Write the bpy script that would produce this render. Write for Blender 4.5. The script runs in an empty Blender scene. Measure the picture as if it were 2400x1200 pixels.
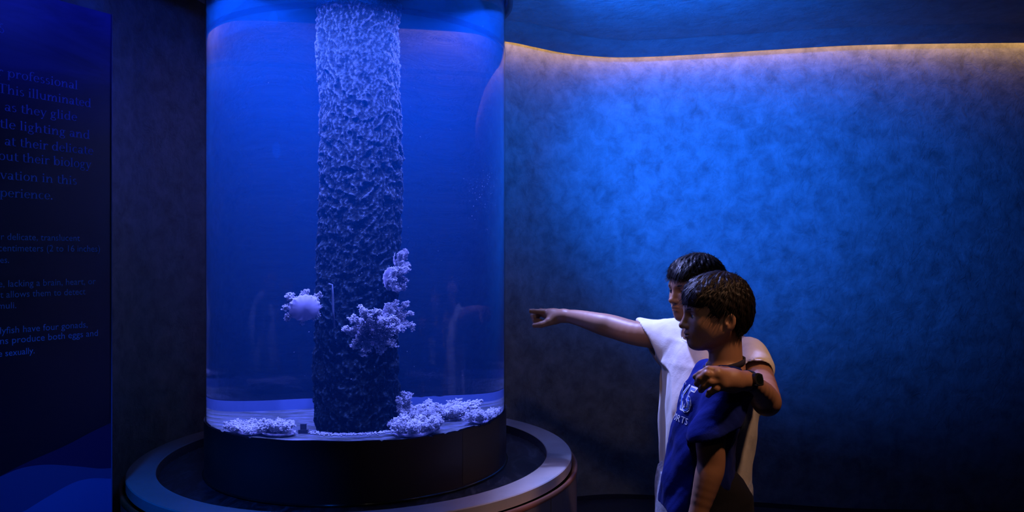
import bpy, math, random
import numpy as np
from mathutils import Vector, Matrix, noise

S = bpy.context.scene
COL = S.collection

# ------------------------------------------------------------------ camera
CAM_H = 1.30
FPX = 1800.0                       # focal length in pixels of the 2400-wide frame
cam_d = bpy.data.cameras.new('camera')
cam_d.sensor_width = 36.0
cam_d.lens = FPX / 2400.0 * 36.0
cam_d.clip_start = 0.05
cam = bpy.data.objects.new('camera', cam_d)
COL.objects.link(cam)
cam.location = (0, 0, CAM_H)
cam.rotation_euler = (math.radians(90), 0, 0)
S.camera = cam

# ------------------------------------------------------------------ view, world
S.view_settings.view_transform = 'Standard'
S.view_settings.look = 'None'
S.view_settings.gamma = 1.0
S.view_settings.exposure = 0.0
S.view_settings.use_curve_mapping = False
w = bpy.data.worlds.new('world')
S.world = w
w.use_nodes = True
w.node_tree.nodes['Background'].inputs[0].default_value = (0.010, 0.022, 0.085, 1)
w.node_tree.nodes['Background'].inputs[1].default_value = 0.012
cy = S.cycles
cy.use_denoising = True
cy.max_bounces = 10
cy.diffuse_bounces = 2
cy.glossy_bounces = 3
cy.transmission_bounces = 8
cy.transparent_max_bounces = 8
cy.volume_bounces = 0
cy.caustics_reflective = False
cy.caustics_refractive = False
cy.sample_clamp_indirect = 2.0

# ------------------------------------------------------------------ lamps
def spot(name, loc, target, power, color, angle, blend=0.6, radius=0.05):
    l = bpy.data.lights.new(name, 'SPOT')
    l.energy = power; l.color = color; l.spot_size = math.radians(angle)
    l.spot_blend = blend; l.shadow_soft_size = radius
    o = bpy.data.objects.new(name, l); COL.objects.link(o)
    o.location = loc
    d = Vector(target) - Vector(loc)
    o.rotation_euler = d.to_track_quat('-Z', 'Y').to_euler()
    return o

TC = Vector((-0.580, 2.943, 0))   # the tank's axis
TR = 0.554                        # the tank's radius
Z_FLOOR = 0.672                   # tank floor
Z_WRAP = 0.720                    # top of the dark film round the tank's foot
Z_WATER = 2.335
Z_SOFFIT = 2.33

# in the head of the tank, just under the water's surface and out of sight
for k, (a, r) in enumerate([(-95, .40), (-30, .42), (40, .40), (150, .40), (215, .42)]):
    ca, sa_ = math.cos(math.radians(a)), math.sin(math.radians(a))
    spot('tank_lamp', (TC.x + r * ca, TC.y + r * sa_, 2.30), (TC.x + .05 * ca, TC.y + .05 * sa_, 1.00), 330, (.235, .265, 1.0), 116, .9, .006)
# blue flood washing the plaster wall and the soffit
spot('wall_flood_lamp', (-.02, 2.42, 2.20), (1.08, 3.88, 1.86), 260, (.008, .130, 1.0), 66, .85, .06)
spot('soffit_flood_lamp', (.60, 2.3, 1.94), (.62, 3.40, 2.36), 120, (.002, .13, 1.0), 120, 1.0, .05)
# a pair of unseen fill spots added for the tank's glow on the visitors
spot('tank_glow_fill', (.09, 2.86, 2.27), (.46, 2.46, 1.05), 230, (.30, .36, 1.0), 46, .7, .035)
spot('tank_glow_fill', (-.25, 2.44, 2.18), (.44, 2.34, .80), 24, (.17, .26, 1.0), 46, .8, .05)
spot('rose_downlight', (-.12, 1.55, 2.26), (.45, 2.5, .86), 15, (1.0, .60, .68), 18, .5, .02)
# weak warm downlights
spot('warm_downlight', (1.14, 1.56, 2.30), (.60, 2.04, .96), 50, (1.0, .52, .30), 34, .8, .05)
spot('warm_downlight', (.2, .4, 2.3), (.06, 3.3, .60), 14.0, (.85, .72, .64), 36, .9, .08)
# unseen fill spots added: violet on the basin rim, blue on panel and left
spot('basin_fill', (.12, 2.75, 2.2), (.05, 2.85, .55), 13, (.28, .34, 1.0), 36, .9, .05)
spot('left_fill', (-.62, 2.0, 2.2), (-1.35, 2.25, 2.00), 7.0, (.02, .05, 1.0), 70, .9, .05)
spot('left_fill', (-.40, 1.40, 1.45), (-1.33, 2.27, 1.10), 3.6, (.02, .24, 1.0), 62, .9, .05)
spot('left_fill', (-.95, 1.0, 2.2), (-1.10, 2.28, .38), 75, (.004, .13, 1.0), 36, .9, .05)
spot('left_fill', (-.95, 2.30, 2.25), (-1.45, 3.25, 1.95), 8.0, (.008, .06, 1.0), 80, .9, .05)

# ------------------------------------------------------------------ helpers
def at(px, py, Y):
    """world point seen at picture position (px, py) when it stands at distance Y"""
    return Vector(((px - 1200) / FPX * Y, Y, CAM_H - (py - 600) / FPX * Y))

def in_water(px, py, s=None, z=None):
    """world point seen at (px, py) through the round tank, s metres into the water, or on height z"""
    d = Vector(((px - 1200) / FPX, 1.0, -(py - 600) / FPX)).normalized()
    o = Vector((0, 0, CAM_H))
    ex, ey = o.x - TC.x, o.y - TC.y
    a = d.x**2 + d.y**2; b = 2 * (ex * d.x + ey * d.y); c = ex * ex + ey * ey - TR * TR
    t = (-b - math.sqrt(max(0, b * b - 4 * a * c))) / (2 * a)
    p = o + d * t
    n = Vector((p.x - TC.x, p.y - TC.y, 0)).normalized()
    ci = -d.dot(n); eta = 1 / 1.33
    r = d * eta + n * (eta * ci - math.sqrt(1 - eta * eta * (1 - ci * ci)))
    if z is not None:
        s = (z - p.z) / r.z
    return p + r * s

def new_mesh(name, verts, faces, smooth=True):
    me = bpy.data.meshes.new(name)
    if isinstance(verts, np.ndarray):
        faces = np.asarray(faces, dtype=np.int32)
        nf, k = faces.shape
        me.vertices.add(len(verts)); me.vertices.foreach_set('co', verts.astype(np.float32).ravel())
        me.loops.add(nf * k); me.loops.foreach_set('vertex_index', faces.ravel())
        me.polygons.add(nf); me.polygons.foreach_set('loop_start', np.arange(0, nf * k, k, dtype=np.int32))
        me.update(calc_edges=True)
    else:
        me.from_pydata(verts, [], faces); me.update()
    if smooth:
        me.polygons.foreach_set('use_smooth', np.ones(len(me.polygons), dtype=bool))
    return me

def obj(name, verts, faces, mat, parent=None, smooth=True):
    me = new_mesh(name, verts, faces, smooth)
    if mat: me.materials.append(mat)
    o = bpy.data.objects.new(name, me); COL.objects.link(o)
    if parent is not None:
        o.parent = parent
        pw = Vector((0, 0, 0)); p = parent
        while p is not None:
            pw += p.location; p = p.parent
        o.location = -pw
    return o

def empty(name, loc, label, cat, group=None):
    o = bpy.data.objects.new(name, None); COL.objects.link(o)
    o.location = loc; o['label'] = label; o['category'] = cat
    if group: o['group'] = group
    return o

def tag(o, label, cat=None, group=None):
    o['label'] = label
    if cat: o['category'] = cat
    if group: o['group'] = group
    return o

def structure(o, label=None):
    o['kind'] = 'structure'
    if label: o['label'] = label
    return o

class MB:
    """collects shapes into one mesh"""
    def __init__(s): s.v = []; s.f = []
    def add(s, v, f):
        n = len(s.v); s.v += [tuple(p) for p in v]; s.f += [tuple(i + n for i in q) for q in f]
    def box(s, lo, hi, M=None):
        v = [Vector((x, y, z)) for x in (lo[0], hi[0]) for y in (lo[1], hi[1]) for z in (lo[2], hi[2])]
        if M: v = [M @ p for p in v]
        s.add(v, [(0, 1, 3, 2), (4, 6, 7, 5), (0, 4, 5, 1), (2, 3, 7, 6), (0, 2, 6, 4), (1, 5, 7, 3)])
    def tube(s, pts, rads, seg=6, caps=True):
        rings = []; n0 = len(s.v)
        for i, p in enumerate(pts):
            d = (pts[min(i + 1, len(pts) - 1)] - pts[max(i - 1, 0)]).normalized()
            u = d.orthogonal().normalized() if i == 0 else (u - d * u.dot(d)).normalized()
            v = d.cross(u)
            for k in range(seg):
                a = 2 * math.pi * k / seg
                s.v.append(tuple(p + (u * math.cos(a) + v * math.sin(a)) * rads[i]))
        for i in range(len(pts) - 1):
            for k in range(seg):
                a, b = n0 + i * seg + k, n0 + i * seg + (k + 1) % seg
                s.f.append((a, b, b + seg, a + seg))
        if caps:
            s.f.append(tuple(n0 + k for k in reversed(range(seg))))
            s.f.append(tuple(n0 + (len(pts) - 1) * seg + k for k in range(seg)))
    def blob(s, c, r, st=(1, 1, 1), rot=None):
        v = [Vector((1, 0, 0)), Vector((-1, 0, 0)), Vector((0, 1, 0)), Vector((0, -1, 0)), Vector((0, 0, 1)), Vector((0, 0, -1))]
        v = [Vector((p.x * st[0], p.y * st[1], p.z * st[2])) * r for p in v]
        if rot is not None: v = [rot @ p for p in v]
        s.add([c + p for p in v], [(0, 2, 4), (2, 1, 4), (1, 3, 4), (3, 0, 4), (2, 0, 5), (1, 2, 5), (3, 1, 5), (0, 3, 5)])
    def build(s, name, mat, parent=None, smooth=True):
        return obj(name, s.v, s.f, mat, parent, smooth)

def lathe(prof, seg=96, c=(0, 0), a0=0., a1=360., close=False, wob=None, caps=True):
    """turn a profile of (r, z) about a vertical axis at c"""
    full = abs(a1 - a0 - 360) < 1e-6
    n = seg if full else seg + 1
    v = []; f = []
    m = len(prof)
    for i in range(n):
        a = math.radians(a0 + (a1 - a0) * i / seg)
        for j, (r, z) in enumerate(prof):
            if wob: z = z + wob(a, j)
            v.append((c[0] + r * math.cos(a), c[1] + r * math.sin(a), z))
    for i in range(seg):
        i2 = (i + 1) % n
        for j in range(m if close else m - 1):
            j2 = (j + 1) % m
            f.append((i * m + j, i2 * m + j, i2 * m + j2, i * m + j2))
    if close and not full and caps:
        f.append(tuple(range(m))); f.append(tuple((n - 1) * m + j for j in reversed(range(m))))
    return v, f

# ------------------------------------------------------------------ materials
def mat(name, base=(.5, .5, .5), rough=.6, spec=.4, metal=0.):
    m = bpy.data.materials.new(name); m.use_nodes = True
    b = m.node_tree.nodes['Principled BSDF']
    b.inputs['Base Color'].default_value = (*base, 1)
    b.inputs['Roughness'].default_value = rough
    b.inputs['Specular IOR Level'].default_value = spec
    b.inputs['Metallic'].default_value = metal
    return m

def nodes(m):
    return m.node_tree.nodes, m.node_tree.links, m.node_tree.nodes['Principled BSDF']

def add_noise(m, scale, detail=6, rough=.6, dist=0., stretch=(1, 1, 1)):
    n, l, b = nodes(m)
    tc = n.new('ShaderNodeTexCoord'); mp = n.new('ShaderNodeMapping')
    mp.inputs['Scale'].default_value = stretch
    l.new(tc.outputs['Object'], mp.inputs['Vector'])
    t = n.new('ShaderNodeTexNoise'); t.inputs['Scale'].default_value = scale
    t.inputs['Detail'].default_value = detail; t.inputs['Roughness'].default_value = rough
    t.inputs['Distortion'].default_value = dist
    l.new(mp.outputs['Vector'], t.inputs['Vector'])
    return t

def ramp(m, src, stops):
    n, l, b = nodes(m)
    r = n.new('ShaderNodeValToRGB'); e = r.color_ramp.elements
    while len(e) < len(stops): e.new(.5)
    for q, (p, c) in zip(e, stops):
        q.position = p; q.color = (*c, 1)
    l.new(src, r.inputs['Fac']); return r

def bump(m, src, strength, dist=.01, prev=None):
    n, l, b = nodes(m)
    k = n.new('ShaderNodeBump'); k.inputs['Strength'].default_value = strength; k.inputs['Distance'].default_value = dist
    l.new(src, k.inputs['Height'])
    if prev: l.new(prev.outputs['Normal'], k.inputs['Normal'])
    l.new(k.outputs['Normal'], b.inputs['Normal']); return k

M = {}
# trowelled plaster
def plaster(name, c0, c1):
    m = mat(name, c0, .55, .35)
    n, l, b = nodes(m)
    t1 = add_noise(m, 13, 9, .66, .35)
    r1 = ramp(m, t1.outputs['Fac'], [(.30, c0), (.70, c1)])
    l.new(r1.outputs['Color'], b.inputs['Base Color'])
    t2 = add_noise(m, 15, 7, .62, .7, (1, 1, .75))
    e2 = ramp(m, t2.outputs['Fac'], [(.42, (0, 0, 0)), (.47, (.55, .55, .55)), (.53, (.62, .62, .62)), (.56, (1, 1, 1))])
    k = bump(m, e2.outputs['Color'], .42, .005)
    t3 = add_noise(m, 45, 6, .65, .8)
    k2 = bump(m, t3.outputs['Fac'], .55, .004, k)
    t4 = add_noise(m, 3.0, 4, .6, .5)
    bump(m, t4.outputs['Fac'], .4, .03, k2)
    return m
M['plaster'] = plaster('plaster', (.23, .22, .205), (.50, .48, .46))
M['ceiling'] = plaster('ceiling_plaster', (.26, .25, .24), (.40, .39, .38))
M['floor'] = mat('dark_floor', (.05, .05, .055), .35, .5)
# ------------------------------------------------------------------ the room
def spline(pts, n):
    """Catmull-Rom through 2-D points"""
    P = [Vector(p) for p in pts]; P = [2 * P[0] - P[1]] + P + [2 * P[-1] - P[-2]]
    out = []
    for i in range(1, len(P) - 2):
        for k in range(n):
            t = k / n; a, b, c, d = P[i - 1:i + 3]
            out.append(.5 * ((2 * b) + (c - a) * t + (2 * a - 5 * b + 4 * c - d) * t * t + (3 * b - a - 3 * c + d) * t ** 3))
    out.append(P[-2]); return out

def ring_pt(r, deg): return (TC.x + r * math.cos(math.radians(deg)), TC.y + r * math.sin(math.radians(deg)))
edge_pts = [(-2.6, .2), (-2.05, 1.4), (-1.50, 2.45), ring_pt(.73, 178), ring_pt(.72, 155), ring_pt(.74, 130), ring_pt(.76, 105),
            (-.42, 3.70), (-.20, 3.66), (-.02, 3.708), (.106, 3.80), (.261, 3.911), (.442, 3.979), (.599, 3.996), (.878, 3.953),
            (1.285, 3.854), (1.675, 3.768), (2.077, 3.738), (2.482, 3.723), (3.4, 3.70)]
EDGE = spline(edge_pts, 10)
def offset(curve, d):
    out = []
    for i, p in enumerate(curve):
        t = (curve[min(i + 1, len(curve) - 1)] - curve[max(i - 1, 0)]).normalized()
        out.append(p + Vector((-t.y, t.x)) * d)
    return out
GAP = .125
WALL = offset(EDGE, GAP)
# smooth the wall behind the tank so it clears the basin
for i, p in enumerate(WALL):
    d = Vector((p.x - TC.x, p.y - TC.y))
    if d.length < .93: WALL[i] = Vector((TC.x, TC.y)) + d.normalized() * .93

def sheet(curve, zs, flip=False):
    v = [(p.x, p.y, z) for p in curve for z in zs]; m = len(zs); f = []
    for i in range(len(curve) - 1):
        for j in range(m - 1):
            q = (i * m + j, i * m + j + 1, (i + 1) * m + j + 1, (i + 1) * m + j)
            f.append(q[::-1] if flip else q)
    return v, f
v, f = sheet(WALL, [0, .6, 1.2, 1.8, 2.55])
wall = structure(obj('wall_back', v, f, M['plaster']), 'curved trowelled plaster wall washed in blue light')
v, f = lathe([(0, 0)], 3)
fl = structure(obj('floor', [(-4, -2.5, 0), (4.5, -2.5, 0), (4.5, 4.3, 0), (-4, 4.3, 0)], [(0, 1, 2, 3)], M['floor']), 'dark polished floor')
M['dark_matte'] = mat('cove_bounce_cut', (.03, .03, .035), .8, .2)  # inside of the cove darkened to cut the strip's bounce on the wall
# dropped ceiling: fascia band along the curved lip, a small step, then the field
IN1 = offset(EDGE, -.225); IN2 = offset(EDGE, -.232)
b = MB()
def band(c0, z0, c1, z1):
    n = len(c0)
    vv = [(p.x, p.y, z0) for p in c0] + [(p.x, p.y, z1) for p in c1]
    b.add(vv, [(i, i + 1, n + i + 1, n + i) for i in range(n - 1)])
E2 = offset(EDGE, -.012)
band(EDGE, Z_SOFFIT + .006, E2, Z_SOFFIT)
band(E2, Z_SOFFIT, IN1, Z_SOFFIT + .034)
lip = structure(b.build('trim_1', M['ceiling'], smooth=True), 'curved plaster lip of the dropped ceiling')
b = MB(); band(EDGE, 2.55, EDGE, Z_SOFFIT + .006)
structure(b.build('trim_3', M['dark_matte']), 'inner face of the light cove, darkened to cut bounce')
b = MB()
band(IN1, Z_SOFFIT + .034, IN2, Z_SOFFIT + .030)
n = len(IN2)
far = [Vector((p.x * 1.0, -2.2)) for p in IN2]
steps = 6
prev = IN2; pz = Z_SOFFIT + .030
for k in range(1, steps + 1):
    cur = [IN2[i].lerp(Vector((-2.5 + 6.2 * i / (n - 1), -2.2)), k / steps) for i in range(n)]
    band(prev, pz, cur, Z_SOFFIT + .030)
    prev = cur
ceil = structure(b.build('ceiling', M['ceiling'], smooth=False), 'plaster soffit with blue light on it')
v = [(p.x, p.y, 2.55) for p in WALL] + [(p.x, p.y, 2.55) for p in offset(EDGE, -.3)]
n = len(WALL)
structure(obj('trim_2', v, [(i, n + i, n + i + 1, i + 1) for i in range(n - 1)], M['dark_matte']), 'top of the light cove, darkened to cut bounce')
# room shell behind the viewer
sh = mat('dark_matte', (.03, .03, .035), .8, .2)
structure(obj('wall_front', [(-4, -2.5, 0), (4.5, -2.5, 0), (4.5, -2.5, 2.6), (-4, -2.5, 2.6)], [(0, 1, 2, 3)], sh), 'dark wall behind the viewer')
structure(obj('wall_right', [(4.5, -2.5, 0), (4.5, 4.3, 0), (4.5, 4.3, 2.6), (4.5, -2.5, 2.6)], [(0, 1, 2, 3)], sh), 'dark side wall')
structure(obj('wall_left', [(-4, -2.5, 0), (-4, 4.3, 0), (-4, 4.3, 2.6), (-4, -2.5, 2.6)], [(0, 3, 2, 1)], sh), 'dark side wall beyond the panel')
# baseboard line at the wall's foot
bb = offset(EDGE, GAP - .008)
v, f = sheet([p for p in bb if p.x > .2], [0, .012, .025])
structure(obj('baseboard_back', v, f, sh), 'thin dark skirting at the foot of the plaster wall')

# the cove's light strip
def emit(name, col, s):
    m = bpy.data.materials.new(name); m.use_nodes = True
    nn, ll = m.node_tree.nodes, m.node_tree.links
    nn.remove(nn['Principled BSDF'])
    e = nn.new('ShaderNodeEmission'); e.inputs['Color'].default_value = (*col, 1); e.inputs['Strength'].default_value = s
    ll.new(e.outputs[0], nn['Material Output'].inputs['Surface']); return m
M['led'] = emit('warm_led', (1.0, .56, .17), 22)
A = offset(EDGE, .022); B = offset(EDGE, .024)
keep = [i for i in range(len(EDGE)) if EDGE[i].y > 1.2 and EDGE[i].x > -.60]
v = [(A[i].x, A[i].y, 2.412) for i in keep] + [(B[i].x, B[i].y, 2.396) for i in keep]
n = len(keep)
led = obj('cove_light_strip', v, [(i, i + 1, n + i + 1, n + i) for i in range(n - 1)], M['led'])
tag(led, 'warm white light strip hidden in the ceiling cove above the plaster wall', 'light strip')

# ------------------------------------------------------------------ the aquarium
M['wrap'] = mat('dark_film', (.060, .044, .050), .42, .45)
t = add_noise(M['wrap'], 3, 3, .5); n_, l_, b_ = nodes(M['wrap'])
l_.new(ramp(M['wrap'], t.outputs['Fac'], [(.35, (.050, .037, .043)), (.7, (.072, .054, .060))]).outputs['Color'], b_.inputs['Base Color'])
M['liner'] = mat('white_liner', (.060, .095, .205), .6, .3)
M['tank_floor'] = mat('algae_floor', (.3, .3, .3), .7, .2)
t = add_noise(M['tank_floor'], 14, 8, .7, .6, (1, 2.2, 1)); n_, l_, b_ = nodes(M['tank_floor'])
l_.new(ramp(M['tank_floor'], t.outputs['Fac'], [(.36, (.008, .014, .006)), (.47, (.035, .038, .035)), (.56, (.06, .07, .10)), (.7, (.12, .13, .17))]).outputs['Color'], b_.inputs['Base Color'])
bump(M['tank_floor'], t.outputs['Fac'], .5, .01)
M['rim'] = mat('grey_solid_surface', (.50, .47, .47), .42, .45)
t = add_noise(M['rim'], 9, 7, .65); n_, l_, b_ = nodes(M['rim'])
l_.new(ramp(M['rim'], t.outputs['Fac'], [(.3, (.44, .41, .41)), (.7, (.54, .51, .51))]).outputs['Color'], b_.inputs['Base Color'])
M['skirt'] = mat('dark_cladding', (.16, .14, .15), .5, .4)
M['edge'] = mat('copper_edge', (.20, .07, .028), .38, .5)
M['basin'] = mat('black_basin', (.020, .022, .028), .28, .6)
t = add_noise(M['basin'], 6, 9, .72, 1.5, (3, 1, 1)); n_, l_, b_ = nodes(M['basin'])
l_.new(ramp(M['basin'], t.outputs['Fac'], [(.48, (.022, .026, .036)), (.70, (.14, .16, .20))]).outputs['Color'], b_.inputs['Base Color'])

# thin clear acrylic: transparent with a Fresnel sheen
def sheet_glass(name, tint):
    m = bpy.data.materials.new(name); m.use_nodes = True
    nn, ll = m.node_tree.nodes, m.node_tree.links
    nn.remove(nn['Principled BSDF'])
    tr = nn.new('ShaderNodeBsdfTransparent'); tr.inputs['Color'].default_value = (*tint, 1)
    gl = nn.new('ShaderNodeBsdfGlossy'); gl.inputs['Roughness'].default_value = .04
    lw = nn.new('ShaderNodeLayerWeight'); lw.inputs['Blend'].default_value = .5
    pw = nn.new('ShaderNodeMath'); pw.operation = 'POWER'; pw.inputs[1].default_value = 5.0
    ll.new(lw.outputs['Facing'], pw.inputs[0])
    fr = nn.new('ShaderNodeMath'); fr.operation = 'MULTIPLY_ADD'; fr.inputs[1].default_value = .75; fr.inputs[2].default_value = .004
    ll.new(pw.outputs[0], fr.inputs[0])
    mx = nn.new('ShaderNodeMixShader')
    ll.new(fr.outputs[0], mx.inputs[0]); ll.new(tr.outputs[0], mx.inputs[1]); ll.new(gl.outputs[0], mx.inputs[2])
    ll.new(mx.outputs[0], nn['Material Output'].inputs['Surface']); return m
M['acrylic'] = sheet_glass('clear_acrylic', (.97, .98, 1.0))
def water_mat(name, top=False):
    m = bpy.data.materials.new(name); m.use_nodes = True
    nn, ll = m.node_tree.nodes, m.node_tree.links
    nn.remove(nn['Principled BSDF'])
    g = nn.new('ShaderNodeBsdfGlass'); g.inputs['IOR'].default_value = 1.33; g.inputs['Roughness'].default_value = 0.0
    if top:      # the surface seen from below mirrors what lies under it; lamps above shine straight down through it
        tr = nn.new('ShaderNodeBsdfTransparent'); gl = nn.new('ShaderNodeBsdfGlossy'); gl.inputs['Roughness'].default_value = .02
        fr = nn.new('ShaderNodeFresnel'); fr.inputs['IOR'].default_value = 1.33
        g = nn.new('ShaderNodeMixShader')
        ll.new(fr.outputs[0], g.inputs[0]); ll.new(tr.outputs[0], g.inputs[1]); ll.new(gl.outputs[0], g.inputs[2])
    sc = nn.new('ShaderNodeVolumeScatter'); sc.inputs['Color'].default_value = (.01, .30, 1.0, 1); sc.inputs['Density'].default_value = .050
    sc.inputs['Anisotropy'].default_value = .0
    ab = nn.new('ShaderNodeVolumeAbsorption'); ab.inputs['Color'].default_value = (.30, .45, .72, 1); ab.inputs['Density'].default_value = .55
    ad = nn.new('ShaderNodeAddShader')
    ll.new(sc.outputs[0], ad.inputs[0]); ll.new(ab.outputs[0], ad.inputs[1])
    ll.new(g.outputs[0], nn['Material Output'].inputs['Surface'])
    ll.new(ad.outputs[0], nn['Material Output'].inputs['Volume'])
    m.cycles.homogeneous_volume = True
    return m
M['water'] = water_mat('tank_water'); M['water_top'] = water_mat('water_surface', True)

tank = empty('aquarium', (TC.x, TC.y, 0), 'tall round clear acrylic aquarium filled with blue water on a dark ringed plinth', 'aquarium')
c = (TC.x, TC.y)
rnd = random.Random(4)
# torn-looking upper edge of the film: the same on the outside and on the white inside
NICK = [(rnd.uniform(0, 6.28), rnd.uniform(.003, .009), rnd.uniform(.006, .03)) for _ in range(16)]
def wob_edge(a):
    z = -.010 * max(0, math.sin(a)) + .0028 * math.sin(3 * a + .6) + .0015 * math.sin(7 * a) + .0008 * math.sin(19 * a + 1)
    for a0, h, wd in NICK:
        d = abs((a - a0 + math.pi) % (2 * math.pi) - math.pi)
        if d < wd: z -= h * (1 - d / wd)
    return z
SEG = 480
v, f = lathe([(TR + .004, .50), (TR + .004, Z_WRAP - .02), (TR + .004, Z_WRAP)], SEG, c, wob=lambda a, j: wob_edge(a) if j == 2 else 0)
o = obj('plinth', v, f, M['wrap'], tank); tag(o, 'dark brown film wrapped round the foot of the tank')
v, f = lathe([(TR + .0052, .535), (TR + .0052, Z_WRAP - .02), (TR + .0052, Z_WRAP - .003)], 40, c, -42, -17, wob=lambda a, j: wob_edge(a) if j == 2 else 0)
o = obj('film_overlap', v, f, mat('brown_film', (.085, .060, .040), .5, .4), tank); tag(o, 'browner overlapping strip of film')
v, f = lathe([(TR - .010, Z_FLOOR - .01), (TR - .010, Z_WRAP - .02), (TR - .010, Z_WRAP)], SEG, c, wob=lambda a, j: wob_edge(a) if j == 2 else 0)
o = obj('liner', v, [q[::-1] for q in f], M['liner'], tank); tag(o, 'pale blue-white band inside the foot of the tank')
v, f = lathe([(.0005, Z_FLOOR), (.2, Z_FLOOR), (.4, Z_FLOOR), (TR - .008, Z_FLOOR)], 128, c)
o = obj('tank_floor', v, [q[::-1] for q in f], M['tank_floor'], tank); tag(o, 'mottled algae-stained tank floor')
v, f = lathe([(TR, .53), (TR, 2.355)], 256, c)
o = obj('tank_wall', v, f, M['acrylic'], tank); tag(o, 'clear acrylic cylinder wall')
b = MB()
b.add(*lathe([(TR - .004, Z_FLOOR - .006), (TR - .004, Z_WATER)], 320, c))
ns = len(b.f)
b.add(*lathe([(.0002, Z_FLOOR - .006), (TR - .004, Z_FLOOR - .006)], 320, c))
nb = len(b.f)
b.add(*lathe([(TR - .004, Z_WATER), (.0002, Z_WATER)], 320, c))
o = b.build('water', M['water'], tank); tag(o, 'deep blue water')
o.data.materials.append(M['water_top'])
for i, p in enumerate(o.data.polygons):
    p.use_smooth = i < ns
    if i >= nb: p.material_index = 1
v, f = lathe([(TR + .004, 2.266), (TR + .030, 2.266), (TR + .030, 2.355), (TR + .004, 2.355)], 96, c, close=True)
o = obj('collar', v, f, M['wrap'], tank); tag(o, 'dark collar at the head of the tank')
m = sheet_glass('acrylic_joint', (.80, .84, .95)); nn, ll = m.node_tree.nodes, m.node_tree.links
df = nn.new('ShaderNodeBsdfDiffuse'); df.inputs['Color'].default_value = (.75, .78, .9, 1); mx = nn.new('ShaderNodeMixShader'); mx.inputs[0].default_value = .10
ll.new(nn['Material Output'].inputs['Surface'].links[0].from_socket, mx.inputs[1]); ll.new(df.outputs[0], mx.inputs[2]); ll.new(mx.outputs[0], nn['Material Output'].inputs['Surface'])
v, f = lathe([(TR + .0010, 2.070), (TR + .0022, 2.073), (TR + .0022, 2.088), (TR + .0010, 2.091)], 192, c)
o = obj('joint_ring', v, f, m, tank); tag(o, 'faint bonded joint running round the acrylic')
# basin and rim
v, f = lathe([(TR + .002, .520), (.60, .519), (.66, .519), (.715, .519)], 128, c)
o = obj('basin_floor', v, [q[::-1] for q in f], M['basin'], tank); tag(o, 'scratched black basin floor')
v, f = lathe([(TR + .004, .521), (TR + .010, .523), (TR + .008, .528), (TR + .004, .529)], 160, c)
o = obj('seal', v, f, mat('black_sealant', (.02, .02, .02), .15, .8), tank); tag(o, 'glossy bead of black sealant')
v, f = lathe([(.712, .515), (.712, .552), (.715, .555), (.803, .555), (.806, .552), (.806, .520), (.79, .515)], 192, c, close=True)
o = obj('rim', v, f, M['rim'], tank, smooth=False); tag(o, 'smooth pale grey ring-shaped top of the plinth')
v, f = lathe([(.712, .516), (.7115, .5535)], 128, c)
o = obj('rim_lining', v, f, mat('black_edge', (.012, .012, .014), .4, .5), tank)
v, f = lathe([(.800, .500), (.808, .508), (.820, .521), (.828, .518), (.828, .505)], 192, c)
o = obj('edge_band', v, [q[::-1] for q in f], M['edge'], tank); tag(o, 'orange-brown edge band under the rim')
for k in range(12):
    a0 = -61 + k * 30
    v, f = lathe([(.826, .015), (.826, .512), (.812, .512), (.812, .015)], 14, c, a0 + .18, a0 + 29.82, close=True)
    obj('skirt_panel', v, f, M['skirt'], tank, smooth=False)
v, f = lathe([(.806, .02), (.806, .505)], 96, c)
obj('skirt_backing', v, f, sh, tank)
v, f = lathe([(.78, 0), (.78, .02), (.812, .02)], 96, c)
obj('foot_ring', v, f, sh, tank)

# ------------------------------------------------------------------ rock pillar in the tank's middle
M['rock'] = mat('wet_rock', (.2, .2, .2), .75, .05)
t = add_noise(M['rock'], 42, 9, .72, .5, (1, 1, 2.4)); n_, l_, b_ = nodes(M['rock'])
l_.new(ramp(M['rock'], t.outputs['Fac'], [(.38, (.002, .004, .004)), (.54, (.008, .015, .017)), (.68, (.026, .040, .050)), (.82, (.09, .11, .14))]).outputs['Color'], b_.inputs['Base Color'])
tv = add_noise(M['rock'], 7.0, 7, .62, .5, (1, 1, 2.3)); tv.noise_type = 'RIDGED_MULTIFRACTAL'
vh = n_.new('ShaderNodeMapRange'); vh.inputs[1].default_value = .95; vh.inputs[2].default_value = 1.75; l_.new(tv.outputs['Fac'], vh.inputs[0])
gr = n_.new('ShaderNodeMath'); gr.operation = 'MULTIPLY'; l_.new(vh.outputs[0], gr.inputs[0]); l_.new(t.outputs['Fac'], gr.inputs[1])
vm = n_.new('ShaderNodeMix'); vm.data_type = 'RGBA'; l_.new(gr.outputs[0], vm.inputs[0])     # crisp highlights painted into the colour as pale veins
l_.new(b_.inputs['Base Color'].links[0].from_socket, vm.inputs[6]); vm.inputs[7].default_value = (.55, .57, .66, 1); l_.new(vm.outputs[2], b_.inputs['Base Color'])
ge = n_.new('ShaderNodeNewGeometry'); ma = n_.new('ShaderNodeMath'); ma.operation = 'MULTIPLY_ADD'; ma.inputs[1].default_value = 7.0; ma.inputs[2].default_value = -3.5; l_.new(ge.outputs['Pointiness'], ma.inputs[0])  # pointiness paints highlights on the convex ridges
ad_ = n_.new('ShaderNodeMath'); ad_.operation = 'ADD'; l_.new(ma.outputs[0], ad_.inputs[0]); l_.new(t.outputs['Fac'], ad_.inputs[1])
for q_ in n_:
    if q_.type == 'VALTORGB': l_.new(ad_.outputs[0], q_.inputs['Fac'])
t2 = add_noise(M['rock'], 60, 6, .7, .4, (1, 1, 2.0))
tc = n_.new('ShaderNodeTexCoord'); sx = n_.new('ShaderNodeSeparateXYZ'); l_.new(tc.outputs['Object'], sx.inputs[0])
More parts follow.
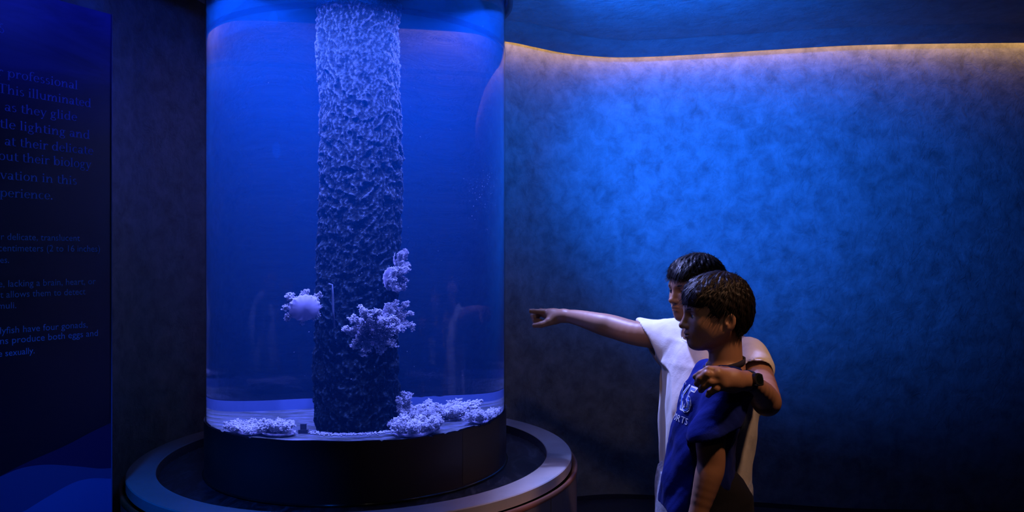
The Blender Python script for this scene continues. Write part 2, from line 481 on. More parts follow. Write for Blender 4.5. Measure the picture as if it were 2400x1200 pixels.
mr = n_.new('ShaderNodeMapRange'); mr.inputs[1].default_value = 1.0; mr.inputs[2].default_value = 1.95; l_.new(sx.outputs['Z'], mr.inputs[0])
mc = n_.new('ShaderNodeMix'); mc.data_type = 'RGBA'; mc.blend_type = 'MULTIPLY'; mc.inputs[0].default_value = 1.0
rr_ = ramp(M['rock'], mr.outputs[0], [(0, (.42, .62, .66)), (1, (.8, .9, 1.0))])      # darker towards the foot, paler towards the top
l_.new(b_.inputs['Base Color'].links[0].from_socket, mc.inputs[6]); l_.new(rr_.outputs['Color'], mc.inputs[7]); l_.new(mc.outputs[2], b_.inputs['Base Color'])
bump(M['rock'], t2.outputs['Fac'], .9, .012, bump(M['rock'], t.outputs['Fac'], .8, .02))
NZ, NA = 560, 280
vv = np.zeros((NZ, NA, 3))
RP = .112
for i in range(NZ):
    z = Z_FLOOR - .002 + (2.342 - Z_FLOOR) * i / (NZ - 1)
    h = (z - Z_FLOOR) / 1.6
    cx = TC.x - .006 * (1 - h) + .005 * math.sin(5 * z); base = RP + .006 * (1 - h) ** 2
    for k in range(NA):
        a = 2 * math.pi * k / NA
        q = Vector((math.cos(a) * .35, math.sin(a) * .35, z * 1.0))
        d = noise.fractal(Vector((q.x * 14, q.y * 14, z * 26)), .85, 2.1, 6) * .0085
        d += (.5 - abs(noise.noise(Vector((q.x * 7 + 3, q.y * 7, z * 26 + .8 * math.sin(3 * a))))) * 2.0) * .0065
        d += noise.noise(Vector((q.x * 4, q.y * 4, z * 4 + 9))) * .008
        r = base + d
        vv[i, k] = (cx + r * math.cos(a), TC.y + r * math.sin(a), z)
idx = np.arange(NZ * NA).reshape(NZ, NA)
q = np.stack([idx[:-1], np.roll(idx, -1, 1)[:-1], np.roll(idx, -1, 1)[1:], idx[1:]], -1).reshape(-1, 4)
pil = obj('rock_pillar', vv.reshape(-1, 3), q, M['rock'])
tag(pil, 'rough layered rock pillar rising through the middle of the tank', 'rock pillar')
# ------------------------------------------------------------------ jellyfish
M['jelly'] = mat('jelly_frill', (.90, .89, .94), .45, .4)
n_, l_, b_ = nodes(M['jelly']); b_.inputs['Subsurface Weight'].default_value = 0.0
def translucent(m, col, f):
    n_, l_, b_ = nodes(m)
    t = n_.new('ShaderNodeBsdfTranslucent'); t.inputs['Color'].default_value = (*col, 1)
    mx = n_.new('ShaderNodeMixShader'); mx.inputs[0].default_value = f
    l_.new(b_.outputs[0], mx.inputs[1]); l_.new(t.outputs[0], mx.inputs[2])
    l_.new(mx.outputs[0], n_['Material Output'].inputs['Surface'])
translucent(M['jelly'], (.90, .90, .95), .28)
M['bell'] = mat('jelly_bell', (.62, .60, .72), .35, .5); translucent(M['bell'], (.75, .73, .85), .6)
M['bell_pale'] = mat('jelly_bell_mark', (.85, .84, .90), .4, .4); translucent(M['bell_pale'], (.8, .8, .88), .3)

M['gravel'] = mat('pale_gravel', (.35, .36, .42), .7, .3)
def jellyfish(label, p, axis, R, reach=1.0, rise=.6, seed=0, arms=8, fine=1.0, roll=0.):
    """upside-down jellyfish: a saucer bell and eight frilled oral arms on its axis side"""
    rnd = random.Random(seed)
    axis = Vector(axis).normalized()
    rot = axis.to_track_quat('Z', 'Y').to_matrix() @ Matrix.Rotation(roll, 3, 'Z')
    root = empty('jellyfish', p, label, 'jellyfish', 'upside-down jellyfish in the tank')
    def W(v): return p + rot @ (Vector(v) * R)
    prof = [(.001, -.24), (.30, -.23), (.62, -.17), (.86, -.07), (.98, .03), (1.0, .06), (.95, .05), (.80, -.01), (.5, -.08), (.001, -.10)]
    v, f = lathe(prof, 64)
    vv = []
    for i, q in enumerate(v):
        a = math.atan2(q[1], q[0]); r = math.hypot(q[0], q[1])
        s = 1 + .045 * math.cos(16 * a) * max(0, r - .7) / .3
        vv.append(W((q[0] * s, q[1] * s, q[2] + .03 * math.sin(3 * a + seed) * r)))
    obj('bell', vv, f, M['bell'], root)
    b = MB()
    for k in range(16):
        a = 2 * math.pi * k / 16
        for sz, zz in ((-1, -.045), (1, .035)):
            c_ = W((.92 * math.cos(a), .92 * math.sin(a), zz))
            rr = rot @ Matrix.Rotation(a, 3, 'Z')
            b.blob(c_, R * .085, (1.0, .45, .35), rr)
    b.build('margin_spots', M['bell_pale'], root)['kind'] = 'stuff'
    for k in range(arms):
        b = MB(); a = 2 * math.pi * (k + rnd.uniform(-.2, .2)) / arms
        def grow(q, d, L, rad, depth):
            e = q + d * L
            b.tube([W(q), W(e)], [rad * R, rad * .7 * R], 4, False)
            if depth == 0:
                for _ in range(3):
                    o_ = Vector((rnd.gauss(0, 1), rnd.gauss(0, 1), rnd.gauss(0, 1))).normalized()
                    b.blob(W(e + o_ * .035), R * rnd.uniform(.024, .038), (1, 1, 1.6), o_.to_track_quat('Z', 'Y').to_matrix())
                return
            for _ in range(4 if depth > 1 else 3):
                o_ = Vector((rnd.gauss(0, 1), rnd.gauss(0, 1), rnd.gauss(0, 1) + .25)).normalized()
                nd = (d * .55 + o_ * .85).normalized()
                grow(e, nd, L * rnd.uniform(.55, .85), rad * .62, depth - 1)
        q = Vector((.12 * math.cos(a), .12 * math.sin(a), -.06)); n_seg = 5
        for sgm in range(n_seg):
            t = (sgm + .5) / n_seg
            d = Vector((math.cos(a + rnd.uniform(-.25, .25)), math.sin(a + rnd.uniform(-.25, .25)), rise * (1.2 - .9 * t) + rnd.uniform(-.1, .2))).normalized()
            L = reach * (1.0 if k % 2 else .85) / n_seg * rnd.uniform(.85, 1.15)
            e = q + d * L
            b.tube([W(q), W(e)], [.075 * (1 - .4 * t) * R, .075 * (1 - .4 * (t + .2)) * R], 5, False)
            for _ in range(5 if sgm else 3):
                o_ = Vector((rnd.gauss(0, 1), rnd.gauss(0, 1), abs(rnd.gauss(0, 1)) * (.4 + rise) + .15)).normalized()
                grow(e, (d * .35 + o_).normalized(), .17 * fine * rnd.uniform(.7, 1.2), .034, 2)
            q = e
        b.build('oral_arm', M['jelly'], root)
    return root

ZF = Z_FLOOR + .012
J = jellyfish
J('round-belled jellyfish drifting just left of the rock pillar', in_water(714, 722, .40), (-.42, .84, .20), .047, 1.15, .45, 1)
J('jellyfish clinging highest on the right side of the pillar', in_water(931, 612, .50), (1.0, -.05, .15), .036, 1.0, .8, 2, roll=.3)
J('jellyfish showing its curved bell edge below the highest one', in_water(914, 653, .45), (.95, -.32, -.05), .042, 1.15, 1.0, 3)
J('largest hanging jellyfish, frilled arms spread across the front of the pillar', in_water(874, 772, .33), (.10, -.96, -.10), .055, 1.45, .55, 4, 10)
J('jellyfish on the right edge of the pillar behind the largest hanging one', in_water(920, 744, .44), (.80, -.50, .20), .046, 1.25, .7, 5)
J('jellyfish leaning upright against the right foot of the pillar', in_water(930, 952, .55), (.97, -.22, .10), .046, .95, .7, 6)
def on_floor(px, py): return in_water(px, py, z=ZF)
J('flat white jellyfish at the far left of the tank floor', on_floor(582, 1009), (.0, .0, 1), .058, 1.05, .25, 7)
J('tufted jellyfish with raised arms beside the flat white one', on_floor(650, 1013), (.05, -.05, 1), .052, .85, 1.0, 8)
J('broad jellyfish lying at the back right of the tank floor', on_floor(1045, 974), (0, -.12, 1), .080, 1.0, .35, 9)
J('jellyfish sprawled nearest the front right of the pillar foot', on_floor(978, 1011), (-.05, 0, 1), .072, 1.05, .50, 10)
J('jellyfish tucked between the pillar and the broad one', on_floor(985, 985), (0, -.2, 1), .062, 1.0, .70, 11)
J('jellyfish on its own against the right wall of the tank', on_floor(1136, 982), (0, 0, 1), .056, 1.0, .35, 12)

b = MB(); rnd = random.Random(12)
for _ in range(420):
    a = math.radians(rnd.uniform(-150, -20)); r = rnd.gauss(.140, .016)
    b.blob(Vector((TC.x + r * math.cos(a), TC.y + r * math.sin(a), Z_FLOOR + .002)), rnd.uniform(.0025, .006), (1, rnd.uniform(.6, 1), .6), Matrix.Rotation(rnd.uniform(0, 6), 3, 'Z'))
o = b.build('gravel', M['gravel'], None); o['kind'] = 'stuff'; o['label'] = 'pale crumbly gravel strewn round the foot of the rock pillar'; o['category'] = 'gravel'
b = MB(); b.tube([in_water(771, 666, .405), in_water(778, 667, .405), in_water(780, 690, .405), in_water(781, 730, .405), in_water(784, 768, .405)], [.003] * 5, 8)
tag(b.build('airline_tube', mat('milky_tube', (.06, .08, .12), .4, .4), None), 'thin pale tube hanging down the front of the rock pillar', 'tube')
# small fittings on the floor and specks in the water
p = on_floor(711, 1008); p.z = Z_FLOOR
fit = empty('pipe_fitting', p, 'small dark fitting on the tank floor left of the pillar', 'fitting')
b = MB(); b.box(Vector((-.013, -.010, 0)) + p, Vector((.013, .010, .014)) + p)
b.build('base', mat('dark_plastic', (.02, .025, .04), .5, .4), fit, False)
b = MB(); b.box(Vector((-.008, -.006, .0135)) + p, Vector((.008, .006, .034)) + p)
b.build('post', bpy.data.materials['dark_plastic'], fit, False)
b = MB(); rnd = random.Random(8)
for _ in range(90):
    q = in_water(rnd.gauss(1135, 22), rnd.gauss(450, 35), rnd.uniform(.05, .2)); b.blob(q, rnd.uniform(.0006, .0016))
for _ in range(70):
    q = in_water(rnd.uniform(510, 1160), rnd.uniform(60, 900), rnd.uniform(.02, .3)); b.blob(q, rnd.uniform(.0005, .0013))
o = b.build('drifting_specks', M['bell_pale'], None); o['kind'] = 'stuff'; o['label'] = 'tiny pale specks drifting in the tank water'; o['category'] = 'specks'

# ------------------------------------------------------------------ information panel at the left
YE = 2.40
E0 = at(262, 600, YE); E1 = at(0, 600, YE * .889)
U = Vector((E0.x - E1.x, E0.y - E1.y, 0)).normalized()         # along the panel, towards its far edge
N = Vector((U.y, -U.x, 0))                                     # its face, towards the tank
ORG = Vector((E0.x, E0.y, 0))
PTOP = at(262, 34, YE).z
def P3(u, z, d=0.): return ORG + U * u + Vector((0, 0, z)) + N * d
def uv(px, py):
    """(distance before the far edge, height) of the panel point seen at px, py"""
    d = Vector(((px - 1200) / FPX, 1, -(py - 600) / FPX)); o = Vector((0, 0, CAM_H))
    t = (ORG - o).dot(N) / d.dot(N); q = o + d * t
    return (q - ORG).dot(U), q.z
W_P = 1.15
M['panel'] = mat('printed_panel', (.01, .012, .03), .38, .35)
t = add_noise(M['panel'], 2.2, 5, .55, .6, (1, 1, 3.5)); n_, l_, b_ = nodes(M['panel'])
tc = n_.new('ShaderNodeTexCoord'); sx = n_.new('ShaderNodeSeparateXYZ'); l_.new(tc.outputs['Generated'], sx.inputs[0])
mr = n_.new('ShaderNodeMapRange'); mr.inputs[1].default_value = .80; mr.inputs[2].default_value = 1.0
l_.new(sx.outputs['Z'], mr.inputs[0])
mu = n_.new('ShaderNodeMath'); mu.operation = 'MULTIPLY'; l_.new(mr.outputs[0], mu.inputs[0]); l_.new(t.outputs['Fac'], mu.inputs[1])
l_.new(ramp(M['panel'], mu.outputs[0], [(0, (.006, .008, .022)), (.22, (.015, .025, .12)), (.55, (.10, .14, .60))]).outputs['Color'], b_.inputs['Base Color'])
panel = empty('information_panel', P3(-W_P / 2, 0), 'tall dark blue printed information panel with pale blue text', 'information panel')
b = MB(); b.add([P3(-W_P, 0), P3(0, 0), P3(0, PTOP), P3(-W_P, PTOP), P3(-W_P, 0, -.03), P3(0, 0, -.03), P3(0, PTOP, -.03), P3(-W_P, PTOP, -.03)],
                [(0, 1, 2, 3), (5, 4, 7, 6), (1, 5, 6, 2), (4, 0, 3, 7), (3, 2, 6, 7), (0, 4, 5, 1)])
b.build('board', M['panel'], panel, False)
b = MB()
for lo, hi in ((-.0025, .0)),:
    b.add([P3(lo, 0, .0), P3(hi, 0, .0), P3(hi, PTOP, .0), P3(lo, PTOP, .0), P3(lo, 0, .003), P3(hi, 0, .003), P3(hi, PTOP, .003), P3(lo, PTOP, .003)],
          [(4, 5, 6, 7), (0, 1, 5, 4), (1, 2, 6, 5), (2, 3, 7, 6), (3, 0, 4, 7)])
b.build('edge_strip', mat('edge_strip', (.10, .16, .40), .3, .5), panel, False)
# printed waves
def wave(name, pts, colr, d):
    """flat printed wave below the line through picture points"""
    top = [uv(*q) for q in pts]
    sp = [Vector((-W_P, top[0][1] - .10))] + spline(top, 8)
    v = [P3(q.x, max(q.y, .001), d) for q in sp] + [P3(q.x, .0, d) for q in sp]; n = len(sp)
    obj(name, v, [(n + i, n + i + 1, i + 1, i) for i in range(n - 1)], mat(name + '_ink', colr, .5, .3), panel)
wave('printed_wave', [(0, 1116), (60, 1085), (150, 1046), (215, 1012), (262, 990)], (.016, .016, .10), .0006)
wave('printed_wave', [(0, 1117), (50, 1097), (110, 1089), (180, 1093), (230, 1098), (262, 1097)], (.05, .10, .34), .0009)
wave('printed_wave', [(60, 1196), (110, 1165), (170, 1132), (215, 1121), (262, 1122)], (.07, .20, .66), .0012)

# lettering: a serif face drawn here, and the built-in sans
def ring(cx, cy_, rx, ry, a0=0, a1=360, w=.085, t=.036, n=20):
    out = []
    for i in range(n):
        qa = []
        for k in (i, i + 1):
            a = math.radians(a0 + (a1 - a0) * k / n)
            qa.append(((cx + rx * math.cos(a), cy_ + ry * math.sin(a)), (cx + (rx - w) * math.cos(a), cy_ + (ry - t) * math.sin(a))))
        out.append([qa[0][0], qa[1][0], qa[1][1], qa[0][1]])
    return out
def rect(x0, y0, x1, y1): return [[(x0, y0), (x1, y0), (x1, y1), (x0, y1)]]
def stem(x, y0, y1, w=.085): return rect(x - w / 2, y0, x + w / 2, y1)
def serif(x, y, h=.095): return rect(x - h, y - .001, x + h, y + .03)
def flag(x, y): return [[(x - .12, y - .05), (x, y - .06), (x + .04, y), (x + .04, y + .012)]]
def diag(x0, y0, x1, y1, w): return [[(x0 - w / 2, y0), (x0 + w / 2, y0), (x1 + w / 2, y1), (x1 - w / 2, y1)]]
XH = .45
def arch(x0, x1): return ring((x0 + x1) / 2 + .02, .25, (x1 - x0) / 2 + .025, .205, 0, 165, .08, .05) + stem(x1 + .0025, 0, .26) + serif(x1, 0)
GL = {
 'o': (ring(.24, .225, .215, .235), .48), 'c': (ring(.23, .225, .205, .235, 45, 318), .42),
 'e': (ring(.23, .225, .205, .235, 0, 320) + rect(.06, .235, .43, .27), .45),
 'a': (ring(.18, .125, .15, .135) + stem(.33, .0, .32) + ring(.20, .30, .172, .155, 0, 150, .085, .04) + rect(.33, 0, .43, .035), .45),
 'd': (ring(.23, .225, .20, .235) + stem(.40, 0, .70) + rect(.4, 0, .50, .03) + flag(.40, .68), .53),
 'b': (ring(.30, .225, .20, .235) + stem(.11, 0, .70) + flag(.11, .68), .54),
 'p': (ring(.30, .225, .20, .235) + stem(.11, -.22, .45) + flag(.11, .44) + serif(.11, -.22), .54),
 'g': (ring(.20, .305, .155, .155) + ring(.21, -.09, .195, .125, w=.06) + diag(.10, .03, .12, .18, .07) + rect(.12, .02, .32, .075) + rect(.30, .39, .44, .43), .46),
 'h': (stem(.11, 0, .70) + flag(.11, .68) + serif(.11, 0) + arch(.15, .41), .55),
 'n': (stem(.11, 0, .45) + flag(.11, .44) + serif(.11, 0) + arch(.15, .41), .55),
 'm': (stem(.11, 0, .45) + flag(.11, .44) + serif(.11, 0) + arch(.15, .39) + arch(.43, .67), .81),
 'u': (stem(.11, .2, .45) + flag(.11, .44) + ring(.27, .2, .2, .205, 180, 345, .08, .05) + stem(.42, 0, .45) + flag(.42, .44) + rect(.42, 0, .52, .03), .56),
 'i': (stem(.12, 0, .45) + flag(.12, .44) + serif(.12, 0) + ring(.12, .61, .055, .055, w=.055, t=.055, n=10), .26),
 'l': (stem(.12, 0, .70) + flag(.12, .68) + serif(.12, 0), .26),
 'r': (stem(.11, 0, .45) + flag(.11, .44) + serif(.11, 0) + ring(.27, .27, .15, .19, 40, 160, .08, .06) + ring(.345, .385, .05, .05, w=.05, t=.05, n=10), .39),
 'f': (stem(.13, 0, .56) + serif(.13, 0) + ring(.26, .55, .172, .16, 35, 180, .085, .045) + rect(.03, .42, .30, .45), .31),
 't': (stem(.13, .10, .58) + ring(.25, .10, .163, .11, 180, 300, .08, .045) + rect(.03, .42, .30, .45), .32),
 's': (ring(.185, .335, .135, .122, 45, 262, .07, .042) + ring(.185, .115, .145, .125, -150, 88, .07, .042), .37),
 'v': (diag(.22, 0, .06, .45, .09) + diag(.24, 0, .40, .45, .04) + serif(.07, .42, .085) + serif(.39, .42, .07), .46),
 'y': (diag(.23, 0, .07, .45, .09) + diag(.14, -.22, .40, .45, .045) + serif(.07, .42, .085) + serif(.39, .42, .07) + ring(.10, -.18, .05, .045, w=.05, t=.045, n=10), .46),
 'x': (diag(.36, 0, .10, .45, .09) + diag(.09, 0, .37, .45, .04) + serif(.09, 0, .08) + serif(.36, 0, .08) + serif(.1, .42, .08) + serif(.37, .42, .07), .46),
 'T': (stem(.32, 0, .68, .10) + rect(.02, .645, .62, .68) + rect(.02, .54, .055, .68) + rect(.585, .54, .62, .68) + serif(.32, 0, .12), .64),
 '.': (ring(.09, .05, .055, .055, w=.055, t=.055, n=10), .22), ' ': ([], .24)}
def serif_text(s):
    x = 0; polys = []
    for ch in s:
        g, adv = GL[ch]
        polys += [[(px + x, py) for px, py in q] for q in g]; x += adv
    return polys, x
M['ink'] = mat('pale_blue_ink', (.30, .50, 1.0), .5, .3)
def text_line(polys, length, px0, px1, y1, em_px):
    """letters on the panel from px0 to px1 (picture columns) with the baseline ending at y1; em_px sets the height at px1"""
    u1, z = uv(px1, y1); u0 = uv(px0, y1)[0]
    zz = abs(uv(px1, y1 - em_px)[1] - z); sx_ = (u1 - u0) / length
    b = MB()
    for q in polys:
        b.add([P3(u0 + a * sx_, z + c_ * zz, .0005) for a, c_ in q], [tuple(range(len(q)))])
    return b.build('lettering', M['ink'], panel, False)
for s, x0, x1, y1 in [('r professional', -7, 183, 210), ('This illuminated', -6, 214, 252), ('as they glide', 10, 181, 284), ('gentle lighting and', -58, 211, 326),
                      ('at their delicate', 10, 219, 363), ('out their biology', -4, 214, 395), ('vation in this', 0, 181, 433), ('xperience.', -18, 125, 468)]:
    pl, L = serif_text(s); text_line(pl, L, x0, x1, y1, 29.5)
pl, L = serif_text('s'); text_line(pl, L, -4, 11, 79, 48)
def font_polys(s, off=0.):
    cu = bpy.data.curves.new('tmp', 'FONT'); cu.body = s; cu.size = 1.0; cu.resolution_u = 3; cu.offset = off
    o = bpy.data.objects.new('tmp', cu); COL.objects.link(o)
    me = bpy.data.meshes.new_from_object(o.evaluated_get(bpy.context.evaluated_depsgraph_get()))
    vs = [(q.co.x, q.co.y) for q in me.vertices]; fs = [tuple(p.vertices) for p in me.polygons]
    bpy.data.objects.remove(o); bpy.data.meshes.remove(me); bpy.data.curves.remove(cu)
    x0 = min(q[0] for q in vs); x1 = max(q[0] for q in vs)
    return [[(vs[i][0] - x0, vs[i][1]) for i in q] for q in fs], x1 - x0
for s, x0, x1, y1 in [('r delicate, translucent', 2, 187, 565), ('centimeters (2 to 16 inches)', -4, 234, 590), ('es.', 0, 21, 616),
                      ('e, lacking a brain, heart, or', -4, 224, 666), ('t allows them to detect', 0, 200, 690), ('muli.', -5, 38, 722),
                      ('lyfish have four gonads,', 0, 205, 767), ('ns produce both eggs and', 0, 229, 787), ('e sexually.', -4, 81, 828)]:
    pl, L = font_polys(s); text_line(pl, L, x0, x1, y1, 21)
# ------------------------------------------------------------------ people: bodies grown from a distance field
def spline4(P, n):
    P = [np.array(p, float) for p in P]; P = [2 * P[0] - P[1]] + P + [2 * P[-1] - P[-2]]; out = []
    for i in range(1, len(P) - 2):
        a, b_, c_, d = P[i - 1:i + 3]
        for k in range(n):
            t = k / n; out.append(.5 * (2 * b_ + (c_ - a) * t + (2 * a - 5 * b_ + 4 * c_ - d) * t * t + (3 * b_ - a - 3 * c_ + d) * t ** 3))
    return out + [P[-2]]

class Field:
    """smooth unions of rounded shapes on a grid whose spacing varies along each axis; surface by naive surface nets"""
    def __init__(s, xs, ys, zs):
        s.ax = [np.asarray(a, dtype=np.float32) for a in (xs, ys, zs)]
        s.D = np.full(tuple(len(a) for a in s.ax), .05, dtype=np.float32)
    def _cut(s, lo, hi):
        sl = []
        for a, l, h in zip(s.ax, lo, hi):
            i, j = int(np.searchsorted(a, l)), int(np.searchsorted(a, h))
            sl.append(slice(max(i, 0), max(j, i + 1)))
        return tuple(sl), [s.ax[0][sl[0]][:, None, None], s.ax[1][sl[1]][None, :, None], s.ax[2][sl[2]][None, None, :]]
    def put(s, fn, lo, hi, k=.01, op='add'):
        m = k + .014
        sl, (X, Y, Z) = s._cut([a - m for a in lo], [a + m for a in hi])
        if 0 in (X.size, Y.size, Z.size): return
        d = fn(X, Y, Z); D = s.D[sl]
        if op == 'add':
            h = np.maximum(k - np.abs(D - d), 0) / max(k, 1e-6)
            s.D[sl] = np.minimum(D, d) - h * h * k * .25
        elif op == 'sub':
            h = np.maximum(k - np.abs(D + d), 0) / max(k, 1e-6)
            s.D[sl] = np.maximum(D, -d) + h * h * k * .25
    def cone(s, a, b, ra, rb, k=.01, op='add'):
        a, b = np.array(a, float), np.array(b, float); ab = b - a; L2 = max(float(ab @ ab), 1e-12); r = max(ra, rb)
        def fn(X, Y, Z):
            px, py, pz = X - a[0], Y - a[1], Z - a[2]
            t = np.clip((px * ab[0] + py * ab[1] + pz * ab[2]) / L2, 0, 1)
            return np.sqrt((px - t * ab[0])**2 + (py - t * ab[1])**2 + (pz - t * ab[2])**2) - (ra + (rb - ra) * t)
        s.put(fn, np.minimum(a, b) - r, np.maximum(a, b) + r, k, op)
    def chain(s, pts, rs, k=.01):
        for i in range(len(pts) - 1): s.cone(pts[i], pts[i + 1], rs[i], rs[i + 1], k)
    def limb(s, pts, rs, k=.003):
        """a chain through smoothly interpolated joints"""
        q = spline4([(*p, r) for p, r in zip(pts, rs)], 5)
        s.chain([x[:3] for x in q], [x[3] for x in q], k)
    def ell(s, c, r, A=None, k=.01, op='add'):
        c = np.array(c, float); A = np.eye(3) if A is None else np.array(A, float); R = max(r)
        def fn(X, Y, Z):
            p = (X - c[0], Y - c[1], Z - c[2])
            q = [A[0, i] * p[0] + A[1, i] * p[1] + A[2, i] * p[2] for i in range(3)]
            k0 = np.sqrt(sum((q[i] / r[i])**2 for i in range(3))); k1 = np.sqrt(sum((q[i] / r[i]**2)**2 for i in range(3))) + 1e-9
            return k0 * (k0 - 1) / k1
        s.put(fn, c - R, c + R, k, op)
    def loft(s, rows, fwd, k=.01):
        """upright tube of elliptical cross-sections; rows of (z, cx, cy, r_forward, r_side)"""
        R = np.array(sorted(rows), float); f = np.array(fwd[:2]) / np.hypot(*fwd[:2]); l = np.array([-f[1], f[0]])
        m = max(R[:, 3].max(), R[:, 4].max())
        def fn(X, Y, Z):
            z = Z.ravel(); g = [np.interp(z, R[:, 0], R[:, i])[None, None, :] for i in range(1, 5)]
            dx, dy = X - g[0], Y - g[1]
            a, b_ = dx * f[0] + dy * f[1], dx * l[0] + dy * l[1]
            k0 = np.sqrt((a / g[2])**2 + (b_ / g[3])**2); k1 = np.sqrt((a / g[2]**2)**2 + (b_ / g[3]**2)**2) + 1e-6
            d = np.where(k0 < .05, -np.minimum(g[2], g[3]), k0 * (k0 - 1) / k1)
            e = np.maximum(R[0, 0] - Z, Z - R[-1, 0])
            return np.maximum(d, e)
        s.put(fn, (R[:, 1].min() - m, R[:, 2].min() - m, R[0, 0]), (R[:, 1].max() + m, R[:, 2].max() + m, R[-1, 0]), k)
    def clip(s, fn):
        """keep only where fn(X, Y, Z) is negative"""
        X, Y, Z = s.ax[0][:, None, None], s.ax[1][None, :, None], s.ax[2][None, None, :]
        s.D = np.maximum(s.D, fn(X, Y, Z)).astype(np.float32)
    def mesh(s):
        D = s.D; D[0] = D[-1] = .05; D[:, 0] = D[:, -1] = .05; D[:, :, 0] = D[:, :, -1] = .05
        I = (D < 0).astype(np.uint8); n = [a - 1 for a in D.shape]
        cnt = np.zeros(n, np.uint8)
        for a in (0, 1):
            for b_ in (0, 1):
                for c_ in (0, 1): cnt += I[a:a + n[0], b_:b_ + n[1], c_:c_ + n[2]]
        ci, cj, ck = np.nonzero((cnt > 0) & (cnt < 8)); N_ = len(ci)
        ids = np.full(n, -1, np.int32); ids[ci, cj, ck] = np.arange(N_)
        cor = {}
        for a in (0, 1):
            for b_ in (0, 1):
                for c_ in (0, 1):
                    cor[a, b_, c_] = (D[ci + a, cj + b_, ck + c_], np.stack([s.ax[0][ci + a], s.ax[1][cj + b_], s.ax[2][ck + c_]], 1))
        acc = np.zeros((N_, 3)); w_ = np.zeros(N_)
        keys = list(cor)
        for a in keys:
            for b_ in keys:
                if a < b_ and sum(abs(x - y) for x, y in zip(a, b_)) == 1:
                    d0, p0 = cor[a]; d1, p1 = cor[b_]; mk = (d0 < 0) != (d1 < 0)
                    t = np.where(mk, d0 / np.where(mk, d0 - d1, 1), 0)[:, None]
                    acc += np.where(mk[:, None], p0 + (p1 - p0) * t, 0); w_ += mk
        V = acc / w_[:, None]; F = []
        for ax in range(3):
            sl0 = [slice(None)] * 3; sl1 = [slice(None)] * 3; sl0[ax] = slice(0, -1); sl1[ax] = slice(1, None)
            A, B_ = I[tuple(sl0)], I[tuple(sl1)]
            i, j, k = np.nonzero(A != B_)
            o1, o2 = [(1, 2), (2, 0), (0, 1)][ax]
            base = [i, j, k]
            def cid(d1, d2):
                q = [x.copy() for x in base]; q[o1] -= d1; q[o2] -= d2
                return ids[q[0], q[1], q[2]]
            Q = np.stack([cid(1, 1), cid(0, 1), cid(0, 0), cid(1, 0)], 1)
            fl_ = A[i, j, k] == 0
            Q[fl_] = Q[fl_][:, ::-1]; F.append(Q)
        return V, np.concatenate(F)

def relax(V, F, n=2, lam=.5):
    E = np.concatenate([F[:, [0, 1]], F[:, [1, 2]], F[:, [2, 3]], F[:, [3, 0]]])
    for _ in range(n):
        S_ = np.zeros_like(V); C = np.zeros(len(V))
        for a, b_ in ((0, 1), (1, 0)):
            for x in range(3): S_[:, x] += np.bincount(E[:, a], V[E[:, b_], x], len(V))
            C += np.bincount(E[:, a], minlength=len(V))
        V = V + lam * (S_ / np.maximum(C, 1)[:, None] - V)
    return V

def normals(V, F):
    n = np.cross(V[F[:, 2]] - V[F[:, 0]], V[F[:, 3]] - V[F[:, 1]]); N_ = np.zeros_like(V)
    for c_ in range(4):
        for x in range(3): N_[:, x] += np.bincount(F[:, c_], n[:, x], len(V))
    return N_ / np.maximum(np.linalg.norm(N_, axis=1), 1e-9)[:, None]

def axis_pts(*spans):
    """(start, stop, step) spans joined into one increasing axis"""
    out = [np.arange(a, b_, st) for a, b_, st in spans]
    return np.unique(np.round(np.concatenate(out), 5))

def frame(yaw, pitch=0., roll=0.):
    """columns: forward, left, up. yaw 0 looks along -X; positive turns towards -Y (the camera)"""
    y, p = math.radians(yaw), math.radians(pitch)
    f = np.array([-math.cos(y) * math.cos(p), -math.sin(y) * math.cos(p), math.sin(p)])
    l = np.cross([0, 0, 1.], f); l /= np.linalg.norm(l); u = np.cross(f, l)
    if roll:
        r = math.radians(roll); l, u = l * math.cos(r) + u * math.sin(r), u * math.cos(r) - l * math.sin(r)
    return np.stack([f, l, u], 1)

